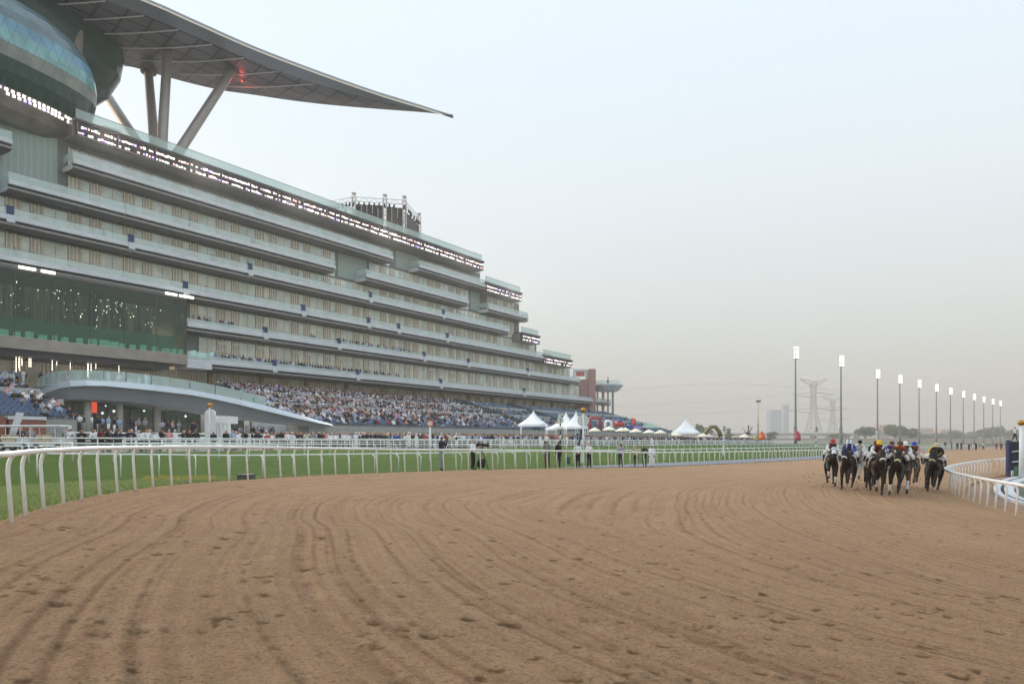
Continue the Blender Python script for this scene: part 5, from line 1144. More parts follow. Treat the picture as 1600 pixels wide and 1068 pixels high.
mb = MB(); mb.box(x0 - .15, x0 - .003, dg - .06, dg + .2, zg - .2, zt + .1); mb.build('side_pad', mat('indigo_padding', lin((52, 54, 92)), .7), gs)
mb = MB(); mb.box(PX(1589, 46), PX(1596, 46), 45.8, 46.3, zg - .1, zg + .75); mb.build('green_box', mat('dark_green_paint', lin((40, 92, 76)), .6), gs)
for i in range(3): mb = MB(); xx = PX(1580.5 + i * 2.6, 46.5); mb.tube([(xx, 46.5, zg - .1), (xx, 46.5, zg + .45)], .035, 8); mb.build('white_stub', m_rail, gs)
p2 = thing('winning_post', P(1597, 740, 45), 'white post topped by a gold ball beside the dark blue gate', 'post'); mb = MB(); a, c = P(1596.5, 745, 45), P(1597, 666, 45); a.z = zg - .2; mb.tube([a, c], [.17, .14], 12); mb.build('pole', m_rail, p2); mb = MB(); mb.sphere(P(1595.5, 660.3, 45), .2, 18, 12); mb.build('gold_ball', m_gold, p2)
# ---------------------------------------------------------------- people
m_skin = [mat('tan_skin', lin((176, 130, 104)), .6, var=.05), mat('brown_skin', lin((128, 88, 66)), .6, var=.05), mat('fair_skin', lin((206, 164, 140)), .6, var=.05)]
m_hair = [mat('black_hair', (.02, .018, .016), .6), mat('brown_hair', (.09, .05, .03), .6), mat('fair_hair', lin((178, 138, 96)), .6)]
CL = {k: mat(k.replace(' ', '_') + '_cloth', lin(v), .85, var=.10, vscale=5) for k, v in {'white': (228, 230, 234), 'pale blue': (158, 176, 206), 'navy': (36, 40, 62), 'black': (26, 26, 30), 'charcoal': (54, 56, 62), 'maroon': (104, 32, 42), 'beige': (196, 182, 160), 'grey': (138, 140, 146), 'brown': (92, 70, 56), 'red': (186, 60, 58), 'pink': (212, 150, 150), 'green': (60, 98, 72), 'royal blue': (44, 72, 170), 'yellow': (226, 190, 48), 'purple': (92, 72, 160), 'orange': (206, 96, 48), 'lilac': (176, 168, 190)}.items()}
m_shoe = mat('black_leather', (.015, .015, .016), .5)

def skin_mesh(vr, ed, sub=1, root=0):
    me = bpy.data.meshes.new('tmp'); me.from_pydata([v[:3] for v in vr], ed, []); o = bpy.data.objects.new('tmp', me); COL.objects.link(o)
    md = o.modifiers.new('skin', 'SKIN'); md.use_smooth_shade = True; md.branch_smoothing = .35
    for i, v in enumerate(vr):
        q = me.skin_vertices[0].data[i]; q.radius = (v[3], v[4] if len(v) > 4 else v[3]); q.use_root = (i == root)
    if sub: s = o.modifiers.new('sub', 'SUBSURF'); s.levels = sub; s.render_levels = sub
    r = bpy.data.meshes.new_from_object(o.evaluated_get(bpy.context.evaluated_depsgraph_get())); bpy.data.objects.remove(o); bpy.data.meshes.remove(me); return r
def paint(me, segs, mats, fix=None):
    """give every face the material of the nearest bone"""
    names = list(mats); me.materials.clear()
    for k in names: me.materials.append(mats[k])
    n_ = len(me.polygons); c = np.zeros(n_ * 3); me.polygons.foreach_get('center', c); c = c.reshape(-1, 3); best = np.full(n_, 1e9); mi = np.zeros(n_, int)
    for a, b_, r in segs:
        a, b_ = np.array(a, float), np.array(b_, float); e = b_ - a; t_ = np.clip(((c - a) @ e) / max(e @ e, 1e-9), 0, 1); d = np.linalg.norm(c - a - t_[:, None] * e, axis=1)
        k = d < best; best[k] = d[k]; mi[k] = names.index(r)
    if fix: fix(c, mi, names)
    me.polygons.foreach_set('material_index', mi.astype(np.int32)); me.polygons.foreach_set('use_smooth', np.ones(n_, bool)); me.update()

BASE = dict(pel=(0, 0, .97), spi=(0, .0, 1.14), che=(0, .01, 1.33), nec=(0, .015, 1.48), hb=(0, 0, 1.56), hm=(0, -.01, 1.645), ht=(0, .005, 1.715), nose=(0, -.112, 1.635),
            sl=(.185, .01, 1.41), el=(.235, .03, 1.14), wl=(.25, -.06, .91), dl=(.25, -.09, .83), sr=(-.185, .01, 1.41), er=(-.235, .03, 1.14), wr=(-.25, -.06, .91), dr=(-.25, -.09, .83),
            hl=(.095, 0, .90), kl=(.105, -.02, .50), al=(.11, .03, .10), tl=(.12, -.12, .04), hr=(-.095, 0, .90), kr=(-.105, -.02, .50), ar=(-.11, .03, .10), tr=(-.12, -.12, .04))
RAD = dict(pel=.145, spi=.135, che=.15, nec=.06, hb=.078, hm=.10, ht=.066, nose=.018, sl=.078, el=.052, wl=.036, dl=.040, hl=.105, kl=.068, al=.048, tl=.040)
EDG = 'pel-spi spi-che che-nec nec-hb hb-hm hm-ht hm-nose che-sl sl-el el-wl wl-dl che-sr sr-er er-wr wr-dr pel-hl hl-kl kl-al al-tl pel-hr hr-kr kr-ar ar-tr'.split()
REG = {'pel-spi': 'top', 'spi-che': 'top', 'che-nec': 'top', 'nec-hb': 'skin', 'hb-hm': 'skin', 'hm-ht': 'skin', 'hm-nose': 'skin', 'che-sl': 'top', 'sl-el': 'sleeve', 'el-wl': 'sleeve', 'wl-dl': 'skin', 'pel-hl': 'bottom', 'hl-kl': 'bottom', 'kl-al': 'bottom', 'al-tl': 'shoe'}
def body(pose, mats, sub=1, fingers=False, hairz=.03, fat=1.0):
    J = dict(BASE); J.update(pose); names = list(J); vr = []
    for k in names:
        r = RAD.get(k) or RAD[k[0] + 'l']; f_ = fat if k in ('pel', 'spi', 'che') else 1; vr.append((*J[k], r * f_))
    ed = [tuple(names.index(q) for q in e.split('-')) for e in EDG]; segs = []
    for e in EDG:
        a, b_ = e.split('-'); key = e if e in REG else (a[:-1] + 'l' if a[-1] == 'r' and a not in ('spi',) else a) + '-' + (b_[:-1] + 'l' if b_[-1] == 'r' else b_)
        segs.append((J[a], J[b_], REG[key]))
    if fingers:
        for sfx in 'lr':
            w, d_ = Vector(J['w' + sfx]), Vector(J['d' + sfx]); ax = (d_ - w).normalized(); sd_ = ax.cross(Vector((0, -1, .2))).normalized(); pm = ax.cross(sd_).normalized()
            if sfx == 'r': sd_ = -sd_
            bi = names.index('d' + sfx)
            for i, (o_, L) in enumerate(((-.03, .062), (-.011, .074), (.010, .070), (.029, .055))):
                p1 = d_ + sd_ * o_ + ax * .045; p2 = p1 + (ax + pm * .25).normalized() * L * .55; p3 = p2 + (ax + pm * .7).normalized() * L * .5
                i0 = len(vr); vr += [(*p1, .012), (*p2, .0105), (*p3, .009)]; ed += [(bi, i0), (i0, i0 + 1), (i0 + 1, i0 + 2)]; segs.append((p1, p3, 'skin'))
            p1 = w + ax * .03 - sd_ * .035; p2 = p1 + (ax - sd_ * .6 + pm * .3).normalized() * .035; p3 = p2 + (ax + pm * .4).normalized() * .03
            i0 = len(vr); vr += [(*p1, .015), (*p2, .012), (*p3, .010)]; ed += [(names.index('w' + sfx), i0), (i0, i0 + 1), (i0 + 1, i0 + 2)]; segs.append((p1, p3, 'skin'))
    me = skin_mesh(vr, ed, sub); hm = Vector(J['hm']); up = (Vector(J['ht']) - Vector(J['hb'])).normalized(); fw = (Vector(J['nose']) - hm); fw = (fw - up * fw.dot(up)).normalized()
    def fix(c, mi, names_):
        d = c - np.array(hm); z = d @ np.array(up); y = d @ np.array(fw); near_ = np.linalg.norm(d, axis=1) < .17
        k = near_ & (z > -.10) & ((z > hairz + .045 * np.clip(y / .08, -1, 1)) | ((y < -.02) & (z > -.06))); mi[k] = names_.index('hair')
    paint(me, segs, mats, fix); return me, J
def M_(top, bottom, skin=0, hair=0, sleeve=None, shoe=None): return {'skin': m_skin[skin], 'top': CL[top], 'sleeve': CL[sleeve or top], 'bottom': CL[bottom], 'shoe': shoe or m_shoe, 'hair': m_hair[hair]}
def robe(J, w=.25):
    mb = MB(); rg_ = []
    for z, r, r2 in ((1.43, .10, .09), (1.40, .20, .125), (1.2, .205, .15), (.95, .205, .17), (.5, .215, .185), (.12, .24, .20)): rg_.append([(r * math.cos(a) * (1 + .04 * math.sin(5 * a) * (z < .9)), r2 * math.sin(a), z) for a in [i * math.pi / 10 for i in range(20)]])
    mb.loft(rg_, sm=True, cap=False); return mb
def headcloth(J, m):
    mb = MB(); h = Vector(J['hm']); mb.sphere((h.x, h.y + .012, h.z + .025), (.122, .125, .115), 14, 9); v = [q for q in range(len(mb.v)) if mb.v[q][1] < h.y - .075 and mb.v[q][2] < h.z + .055]
    mb.f, mb.m, mb.s = zip(*[(f, a, b_) for f, a, b_ in zip(mb.f, mb.m, mb.s) if not all(i in v for i in f)]); mb.f, mb.m, mb.s = list(mb.f), list(mb.m), list(mb.s)
    mb.loft([[(h.x + r * math.cos(a), h.y + .035 + r2 * math.sin(a), z) for a in [math.pi * i / 8 for i in range(9)]] for z, r, r2 in ((h.z + .02, .118, .095), (h.z - .12, .14, .11), (h.z - .25, .17, .10))], closed=False, sm=True); return mb
def eyes(J, o):
    hm = Vector(J['hm']); up = (Vector(J['ht']) - Vector(J['hb'])).normalized(); fw = Vector(J['nose']) - hm; fw = (fw - up * fw.dot(up)).normalized(); sd_ = up.cross(fw)
    mb = MB(); 
    for s_ in (-1, 1): mb.sphere(hm + fw * .083 + sd_ * s_ * .033 + up * .012, .013, 6, 4)
    mb.sphere(hm + fw * .076 - up * .055, (.024, .012, .006), 6, 4, 1); mb.build('face_features', [m_black, mat('lip_red', lin((150, 84, 78)), .6, var=0)], o)
def person(label, x, y, rz, pose, mats, z=None, scale=1.0, fingers=True, extra=None, cat='person', group=None, sub=1, fat=1.0):
    me, J = body(pose, mats, sub, fingers, fat=fat); o = bpy.data.objects.new('person', me); COL.objects.link(o); tag(o, label, cat, group); ORG[o.name] = Vector((0, 0, 0))
    if fingers: eyes(J, o)
    if extra: extra(o, J)
    o.location = (x, y, gz(x, y) if z is None else z); o.rotation_euler = (0, 0, rz); o.scale = (scale,) * 3; return o
def ground_at(px, y, d=30.0, fn=None):
    for _ in range(25): d = .5 * d + .5 * F * (CZ - (fn or gz)(PX(px, d), d)) / (y - HY)
    return d
def camera_rig(o, J, lens=.34, white=True, dirn=(0, -1, 0)):
    pass
def along(px, d_out):      # a standing place just outside the outer rail in photo column px
    best = min(OUTd, key=lambda p: abs(PXL(p) - (px - 800)) if p[1] > 12 else 9e9); k = int(np.argmin(np.hypot(*(OUTd[:, :2] - best[:2]).T))); e = OUTd[k + 1, :2] - OUTd[k - 1, :2]; e /= np.linalg.norm(e); nn = np.array([-e[1], e[0]])
    d = best[1] + d_out * 1.15; return PX(px, d), d
ARMS_CAM = dict(el=(.26, -.10, 1.20), wl=(.10, -.26, 1.52), dl=(.06, -.32, 1.58), er=(-.26, -.10, 1.20), wr=(-.10, -.26, 1.52), dr=(-.06, -.30, 1.58))
ARMS_BACK = dict(el=(.27, .10, 1.16), wl=(.10, .19, 1.0), dl=(.02, .20, .96), er=(-.27, .10, 1.16), wr=(-.10, .19, 1.0), dr=(-.02, .20, .95))
FOLD = dict(el=(.27, -.02, 1.15), wl=(.06, -.22, 1.16), dl=(-.05, -.22, 1.17), er=(-.27, -.02, 1.15), wr=(-.06, -.2, 1.2), dr=(.05, -.2, 1.2))
m_cam = mat('black_camera_body', (.02, .02, .022), .45)
def photo_camera(L, white):
    def f(o, J):
        p = (Vector(J['dl']) + Vector(J['dr'])) / 2; mb = MB(); mb.box(p.x - .075, p.x + .075, p.y - .03, p.y + .06, p.z - .03, p.z + .075); c = tag_camera(o, mb, p, L, white)
    return f
def tag_camera(o, mb, p, L, white):
    pend.append((o, mb, p, L, white))
pend = []
OFF = [
 ('photographer in navy and grey aiming a long pale lens along the rail', 690, .8, 1.25, {**ARMS_CAM, 'tl': (.14, -.12, .04)}, M_('navy', 'grey', 1, 0), photo_camera(.42, True), 1.04),
 ('camera operator in a white shirt and black trousers behind a tripod mounted video camera', 739, .9, 1.1, {**FOLD, 'wl': (.12, -.34, 1.3), 'dl': (.12, -.42, 1.32)}, M_('white', 'black', 2, 0), None, .96),
 ('photographer in brown trousers facing the track with a black camera raised', 855, .9, -.25, ARMS_CAM, M_('grey', 'brown', 2, 1), photo_camera(.22, False), .99),
 ('man in a complete dark suit standing side-on behind the rail', 872.5, .9, .7, {'wl': (.30, .06, .92), 'dl': (.30, .06, .84)}, M_('black', 'black', 1, 0), None, 1.0),
 ('man in a white shirt and black trousers turned away with hands behind his back', 903, .9, 2.6, ARMS_BACK, M_('white', 'black', 1, 0), None, .96),
 ('fair haired woman in a white top and black trousers beside the winning post', 920.5, .9, .5, FOLD, M_('white', 'black', 2, 2), None, .97),
 ('man in a patterned lilac shirt with both arms raised to a camera', 970, .9, -.1, ARMS_CAM, M_('lilac', 'black', 2, 1), photo_camera(.12, False), .98),
 ('woman in a beige blouse and black trousers shading her face with one hand', 994, .9, -.4, {**FOLD, 'er': (-.30, -.12, 1.36), 'wr': (-.12, -.17, 1.62), 'dr': (-.05, -.17, 1.66)}, M_('beige', 'black', 2, 1), None, .93),
 ('man in an olive grey suit leaning with folded arms next to the white robed man', 1007, .9, -.5, {**FOLD, 'che': (0, -.06, 1.32), 'nec': (0, -.08, 1.46), 'hb': (0, -.1, 1.54), 'hm': (0, -.12, 1.62), 'ht': (0, -.11, 1.69), 'nose': (0, -.22, 1.61)}, M_('charcoal', 'charcoal', 1, 0), None, .95),
 ('man in a long white robe and white headcloth leaning at the rail', 1018.5, .9, -.6, {'wl': (.28, -.16, .94), 'dl': (.28, -.2, .87)}, M_('white', 'white', 1, 0), 'robe', .95)]
for lab, px, do_, rz, pose, ms_, ex, scl in OFF:
    x, d = along(px, do_)
    def ext(o, J, ex=ex):
        if ex == 'robe': robe(J).build('robe', CL['white'], o); headcloth(J, 0).build('headcloth', CL['white'], o)
        elif ex: ex(o, J)
    o = person(lab, x, d, rz, pose, ms_, scale=scl, extra=ext)
    for oo, mb, p, L, white in pend:      # the camera is held, so it is a thing of its own
        c = local('camera_with_long_lens' if L > .3 else 'handheld_camera', ('long pale telephoto lens on a camera held by the navy jacketed photographer' if L > .3 else ('black camera held up by the photographer in brown trousers' if L > .2 else 'compact camera held up by the man in the lilac shirt')), 'camera')
        mb.build('camera_body', m_cam, c); lb = MB(); lb.tube([(p.x, p.y - .03, p.z + .02), (p.x, p.y - .03 - L * .5, p.z + .02), (p.x, p.y - .03 - L, p.z + .02)], [.045, .05, .075 if L > .3 else .065], 14); lb.build('lens', mat('pale_lens_barrel', lin((206, 202, 190)), .4) if white else m_cam, c)
        hb = MB(); hb.tube([(p.x, p.y - .03 - L, p.z + .02), (p.x, p.y - .09 - L, p.z + .02)], [.08 if L > .3 else .07] * 2, 14); hb.build('lens_hood', m_cam, c)
        c.location = o.location; c.rotation_euler = o.rotation_euler; c.scale = o.scale
    pend.clear()
x, d = along(752, .7); zt = gz(x, d); tpd = thing('tripod', (x, d, zt), 'black tripod draped with a dark rain cover behind the rail', 'tripod')
for a in (.4, 2.5, 4.6): mb = MB(); mb.tube([(x + .42 * math.cos(a), d + .42 * math.sin(a), zt), (x, d, zt + 1.2)], .025, 8); mb.build('leg', m_cam, tpd)
mb = MB(); mb.loft([[(x + r * math.cos(i * math.pi / 6), d + r * math.sin(i * math.pi / 6), zt + z) for i in range(12)] for z, r in ((.12, .20), (.5, .22), (.62, .18))], sm=True); mb.build('rain_cover', mat('dark_navy_cover', lin((34, 44, 52)), .7), tpd)
vc = thing('video_camera', (x, d, zt + 1.22), 'black broadcast video camera on the draped tripod', 'camera'); mb = MB(); mb.box(x - .28, x + .12, d - .1, d + .1, zt + 1.22, zt + 1.45); mb.build('camera_body', m_cam, vc); mb = MB(); mb.tube([(x + .12, d, zt + 1.34), (x + .42, d, zt + 1.36)], [.07, .10], 12); mb.build('lens', m_cam, vc); mb = MB(); mb.box(x - .2, x + .05, d - .16, d - .11, zt + 1.48, zt + 1.56); mb.build('viewfinder', MATS['grey_lamp_frame'], vc)

# walkers far along the straight
walk_pose = dict(kl=(.10, -.14, .52), al=(.11, -.20, .12), tl=(.12, -.34, .08), kr=(-.10, .06, .5), ar=(-.11, .28, .13), tr=(-.11, .14, .05), wl=(.27, .10, .92), dl=(.27, .12, .84), wr=(-.27, -.18, .94), dr=(-.27, -.22, .87))
WK = [(1477, 701.5, 'black', 'black', 'standing'), (1487, 702.5, 'navy', 'black', 'standing'), (1496, 702, 'charcoal', 'black', 'standing'), (1502, 702, 'navy', 'navy', 'standing'), (1514, 703, 'black', 'black', 'bending forward'), (1525, 703, 'charcoal', 'black', 'standing'), (1536.5, 702.5, 'white', 'black', 'striding'), (1557, 702, 'red', 'black', 'standing'), (1564.5, 702.5, 'green', 'black', 'standing'), (1572, 702, 'brown', 'black', 'striding'), (1411, 700, 'beige', 'navy', 'standing')]
wl_ = ['first of the far group counting from the horses', 'second of the far group', 'third of the far group', 'fourth of the far group', 'bending forward, alone on the sand', 'upright beside the bending one', 'mid-stride', 'a skirt, near the blue gate', 'next to the red topped one', 'closest to the blue gate', 'beyond the orange capped rider']
for (px, y, a, b_, ps), w_ in zip(WK, wl_):
    pose = walk_pose if ps == 'striding' else ({} if ps == 'standing' else dict(che=(0, -.25, 1.22), nec=(0, -.4, 1.25), hb=(0, -.47, 1.26), hm=(0, -.55, 1.27), ht=(0, -.6, 1.31), nose=(0, -.6, 1.17), sl=(.185, -.3, 1.24), sr=(-.185, -.3, 1.24), el=(.22, -.35, .98), er=(-.22, -.35, .98), wl=(.2, -.42, .74), wr=(-.2, -.42, .74), dl=(.2, -.44, .66), dr=(-.2, -.44, .66)))
    d = ground_at(px, y, 150); x = PX(px, d); person('person in %s far along the track, %s' % (a, w_), x, d, random.uniform(-1, 1) + (1.4 if ps == 'striding' else 0), pose, M_(a, b_, random.randrange(3), random.randrange(2)), fingers=False, sub=0, group='people far along the track', scale=1.08)
# rider's attendant on top of the gate
person('person in a white top and dark trousers perched on top of the blue gate', PX(1585.5, 48), 48, .6, walk_pose, M_('white', 'navy', 1, 0), z=ZP(690, 47) + .0, fingers=False, scale=.36 if False else .62, group=None)

# spectators ------------------------------------------------------------
VAR = []
for nm, top, bot, rb_, hr in (('a long white robe', 'white', 'white', True, 0), ('a white shirt', 'white', 'navy', False, 0), ('a dark suit', 'black', 'black', False, 0), ('navy blue', 'navy', 'charcoal', False, 1), ('pale blue', 'pale blue', 'navy', False, 0), ('beige', 'beige', 'brown', False, 2), ('maroon', 'maroon', 'black', False, 1), ('red', 'red', 'charcoal', False, 2), ('grey', 'grey', 'black', False, 0), ('black', 'black', 'navy', False, 1), ('royal blue', 'royal blue', 'navy', False, 0), ('pink', 'pink', 'grey', False, 2)):
    for pk, pose in (('stand', {}), ('fold', FOLD), ('turn', ARMS_BACK)):
        me, J = body(pose, M_(top, bot, random.randrange(3), hr), 0, False)
        if rb_:
            mb = robe(J); mb2 = headcloth(J, 0); mb.add(mb2.v, mb2.f, 0, True); rm = mb.mesh('robe', [CL['white']])
        VAR.append((nm, pk, me, rm if rb_ else None))
def spectator(i, x, y, z, rz, zone, group, sc_=1.0):
    nm, pk, me, rm = VAR[i]; o = bpy.data.objects.new('person', me); COL.objects.link(o); o.location = (x, y, z); o.rotation_euler = (0, 0, rz); o.scale = (sc_,) * 3
    tag(o, 'spectator in %s %s' % (nm, zone), 'person', 'spectators in %s %s' % (nm, group))
    if rm: r = bpy.data.objects.new('robe', rm); COL.objects.link(r); r.parent = o
    return o
def pick(w): return random.choices(range(len(VAR)), [w[v[0]] if v[0] in w else 1 for v in VAR])[0]
toward = math.atan2(-NRM.y, -NRM.x) + math.pi / 2 + math.pi      # facing out to the track
face = math.atan2(NRM.x, -NRM.y) * 1 ; face = math.atan2(NRM.y, NRM.x) + math.pi / 2
cand = []
def proj(p): return 800 + p.x / p.y * F
s = S(60, 42)
while s < 185:
    p = W(s, 42.55, 0); px = proj(p); dens = .0 if px < 100 else (.45 if px < 560 else .85)
    if random.random() < dens: cand.append((s, 42.4 + random.uniform(-.25, .1), 'rail'))
    s += .58
for _ in range(2300):
    n_ = 42 - 12 * random.random() ** 1.4; s = random.uniform(S(100, 42), 185); p = W(s, n_, 0); px = proj(p); dens = .16 if px < 330 else (.32 if px < 560 else (.75 if px < 1050 else .95))
    if px > 1300 or random.random() > dens: continue
    cand.append((s, n_, 'apron'))
cand.sort(key=lambda q: DEP(q[0], q[1]))
NI = 228; stuffers = []
for s, n_, zn in cand:
    p = W(s, n_, 0); px = proj(p); z = gz(p.x, p.y)
    if 308 < px < 362 and n_ < 42: continue
    if NI > 0 and px < 1000:
        NI -= 1
        if px < 560: zone, grp = ('leaning on the slatted barrier before the curved pavilion', 'at the barrier before the curved pavilion') if zn == 'rail' else ('standing on the paving between pavilion and barrier', 'on the paving before the pavilion')
        else: zone, grp = ('leaning on the slatted barrier beside the round red sign', 'at the barrier beside the red sign') if zn == 'rail' else ('in the standing crowd below the blue seats', 'in the standing crowd below the seats')
        spectator(pick({'a long white robe': 3, 'a white shirt': 3, 'a dark suit': 4, 'navy blue': 2.5, 'black': 2.5, 'grey': 1.5, 'red': .5, 'royal blue': .7, 'maroon': .7}), p.x, p.y, z, face + random.gauss(0, .5), zone, grp, random.uniform(.93, 1.06))
    else: stuffers.append((p.x, p.y, z, face + random.gauss(0, .6), 1, random.uniform(.93, 1.08)))
# seated and balcony spectators
def seated(s, n_, z, indiv=None): 
    p = W(s, n_, z); stuffers.append((p.x, p.y, p.z, face + random.gauss(0, .3), 0, random.uniform(.95, 1.08)))
near_seats = []
for s, n_, z in seats1:
    if s < -4: continue
    k = (21.0 - n_ - .1)
    if random.random() < (.62 if k < 12 else .34): near_seats.append((s, n_, z))
near_seats.sort(key=lambda q: DEP(q[0], q[1]))
seat_pose = dict(pel=(0, .05, .50), spi=(0, .06, .68), che=(0, .05, .88), nec=(0, .04, 1.02), hb=(0, .02, 1.10), hm=(0, .0, 1.185), ht=(0, .01, 1.255), nose=(0, -.11, 1.175), sl=(.185, .05, .95), sr=(-.185, .05, .95), el=(.24, -.05, .70), er=(-.24, -.05, .70), wl=(.15, -.25, .60), wr=(-.15, -.25, .60), dl=(.13, -.33, .58), dr=(-.13, -.33, .58), hl=(.1, 0, .50), hr=(-.1, 0, .50), kl=(.11, -.40, .50), kr=(-.11, -.40, .50), al=(.11, -.42, .10), ar=(-.11, -.42, .10), tl=(.12, -.56, .05), tr=(-.12, -.56, .05))
SV = []
for nm, top, bot in (('white', 'white', 'white'), ('pale blue', 'pale blue', 'navy'), ('black', 'black', 'black'), ('navy', 'navy', 'charcoal'), ('pink', 'pink', 'grey'), ('red', 'red', 'navy'), ('grey', 'grey', 'black')): SV.append((nm, body(seat_pose, M_(top, bot, random.randrange(3), random.randrange(2)), 0)[0]))
for i, (s, n_, z) in enumerate(near_seats):
    if i < 40:
        nm, me = random.choices(SV, [4, 3, 4, 3, 1, .6, 2])[0]; o = bpy.data.objects.new('person', me); COL.objects.link(o); o.location = W(s, n_ + .12, z); o.rotation_euler = (0, 0, face + random.gauss(0, .25)); tag(o, 'spectator in %s seated low on the blue seats beside the pavilion end' % nm, 'person', 'spectators in %s on the seats beside the pavilion' % nm)
    else: seated(s, n_ + .1, z)
for s, n_, z in seats2:
    p = W(s, n_, z); px = proj(p); k = 21.0 - n_
    dens = np.interp(px, [300, 560, 690, 760, 830, 1000], [.86, .86, .72, .42, .10, .05]) * (1 if k > 3 else .6)
    if k > 17: dens = np.interp(px, [300, 640, 700, 760, 1000], [.95, .9, .5, .05, .01])
    if random.random() < dens: seated(s, n_ + .1, z)
def deck(px0, px1, lv, step, dens, rows=(-.7, -1.4)):
    for n_ in rows:
        s = SS(px0)
        while s < SS(px1):
            if random.random() < dens: p = W(s, n_, ZL[lv] + (0.12 if lv in 'GF' else .05) + (.3 if n_ < -1 else 0)); stuffers.append((p.x, p.y, p.z, face + random.gauss(0, .5), 1, random.uniform(.94, 1.05)))
            s += step
deck(345, 560, 'G', .6, .85); deck(560, 640, 'G', .6, .35); deck(330, 345, 'G', .8, .5); deck(292, 370, 'F', .9, .55); deck(370, 400, 'F', 1.2, .4); deck(545, 650, 'F', .8, .4); deck(465, 510, 'F', 4, .5); deck(330, 600, 'E', 6, .3); deck(60, 500, 'D', 8, .3); deck(30, 280, 'E', 9, .3); deck(300, 520, 'C', 11, .3)
for _ in range(34):
    px = random.uniform(100, 330); n_ = random.uniform(6, 15.5); p = W(S(px, n_), n_, float(np.interp(px, [q for q, _ in TOPP], [ZY(yy, q, pn(q)) for q, yy in TOPP])) - .35); stuffers.append((p.x, p.y, p.z, face + random.gauss(0, 1), 1, 1))
for _ in range(26):
    s = random.uniform(-8, SS(230)); p = W(s, random.uniform(-5, -2.5), 7.4); stuffers.append((p.x, p.y, p.z, random.random() * 6, 1, 1))
for _ in range(46):
    px = random.uniform(105, 420); p = W(S(px, 18.5), random.uniform(17.5, 22), -.62); stuffers.append((p.x, p.y, CZ + float(np.interp(px, [100, 420], [1.2, .1])), face + random.gauss(0, 1), 1, 1))
def figure(sit):
    mb = MB(); n6 = 7; R_ = lambda z, rx, ry, y=0: [(rx * math.cos(2 * math.pi * i / n6), y + ry * math.sin(2 * math.pi * i / n6), z) for i in range(n6)]
    if sit: mb.loft([R_(.45, .17, .13), R_(.7, .16, .12), R_(.92, .21, .12), R_(1.0, .08, .07)], 0); mb.box(-.17, .17, -.45, 0, .42, .55, mi=1); hz = 1.15
    else: mb.loft([R_(.0, .12, .11), R_(.5, .15, .12), R_(.9, .18, .13)], 1); mb.loft([R_(.9, .18, .13), R_(1.15, .17, .12), R_(1.40, .22, .12), R_(1.48, .08, .07)], 0); hz = 1.62
    mb.sphere((0, -.02, hz - .01), (.085, .095, .115), 7, 5, 2); mb.sphere((0, .015, hz + .03), (.095, .10, .10), 7, 4, 3)
    for sg in (-1, 1): mb.tube([(sg * .21, 0, hz - .24), (sg * .25, -.03, hz - .5), (sg * (.16 if sit else .24), -.22 if sit else -.08, hz - .62)], [.06, .05, .04], 5, 0)
    return np.array(mb.v), mb.f, mb.m
FG = [figure(True), figure(False)]
pal_t = ['white'] * 6 + ['pale blue'] * 10 + ['navy'] * 20 + ['black'] * 14 + ['grey'] * 9 + ['lilac'] * 7 + ['beige', 'beige', 'maroon', 'red', 'pink', 'brown', 'brown', 'royal blue']; pal_b = ['navy', 'black', 'charcoal', 'white', 'grey', 'brown']
cn_ = sorted(set(pal_t + pal_b)); cm = [CL[k] for k in cn_] + m_skin + m_hair
V, FF, MI_ = [], [], []; base = 0
for x, y, z, rz, st_, sc_ in stuffers:
    v, f, m_ = FG[st_]; c, s_ = math.cos(rz), math.sin(rz); V.append(np.stack([(v[:, 0] * c - v[:, 1] * s_) * sc_ + x, (v[:, 0] * s_ + v[:, 1] * c) * sc_ + y, v[:, 2] * sc_ + z], -1))
    t_ = random.choice(pal_t); b_ = 'white' if t_ == 'white' and random.random() < .5 else random.choice(pal_b); hair = cn_.index('white') if t_ == 'white' and random.random() < .35 else len(cn_) + 3 + random.choice((0, 0, 0, 1, 1, 2))
    mm = (cn_.index(t_), cn_.index(b_), len(cn_) + random.randrange(3), hair)
    for q, k in zip(f, m_): FF.append([i + base for i in q]); MI_.append(mm[k])
    base += len(v)
me = bpy.data.meshes.new('crowd'); me.from_pydata(np.vstack(V).tolist(), [], FF)
for m_ in cm: me.materials.append(m_)
me.polygons.foreach_set('material_index', MI_); me.polygons.foreach_set('use_smooth', [True] * len(FF)); me.update()
o = bpy.data.objects.new('crowd', me); COL.objects.link(o); tag(o, 'the rest of the crowd on the seats, balconies and apron', 'crowd', kind='stuff')

# ---------------------------------------------------------------- horses and riders
def coat(nm, c): return mat(nm + '_coat', c, .5, var=.18, vscale=4, spec=.18)
COATS = {'near black': coat('near_black', (.016, .013, .012)), 'dark bay': coat('dark_bay', (.030, .018, .012)), 'bay': coat('bay', (.075, .034, .018)), 'chestnut': coat('chestnut', (.12, .07, .04)), 'grey': coat('grey_horse', (.34, .33, .32)), 'dun': coat('dun', (.16, .12, .085))}
m_hoof = mat('dark_hoof', (.02, .018, .016), .5); m_wrap = mat('white_leg_wrap', (.75, .75, .74), .8)
HB = dict(pel=(-.62, 0, 1.34, .27), loi=(-.25, 0, 1.33, .265), mid=(.12, 0, 1.27, .285), che=(.48, 0, 1.24, .27), bre=(.74, 0, 1.24, .20), n1=(.98, 0, 1.46, .165), n2=(1.22, 0, 1.64, .125), pol=(1.42, 0, 1.78, .105), fac=(1.58, 0, 1.60, .098), no=(1.70, 0, 1.42, .075), mz=(1.77, 0, 1.31, .062), rum=(-.88, 0, 1.33, .19), e1=(1.38, .07, 1.90, .035), e1t=(1.39, .085, 2.0, .012), e2=(1.38, -.07, 1.90, .035), e2t=(1.39, -.085, 2.0, .012))
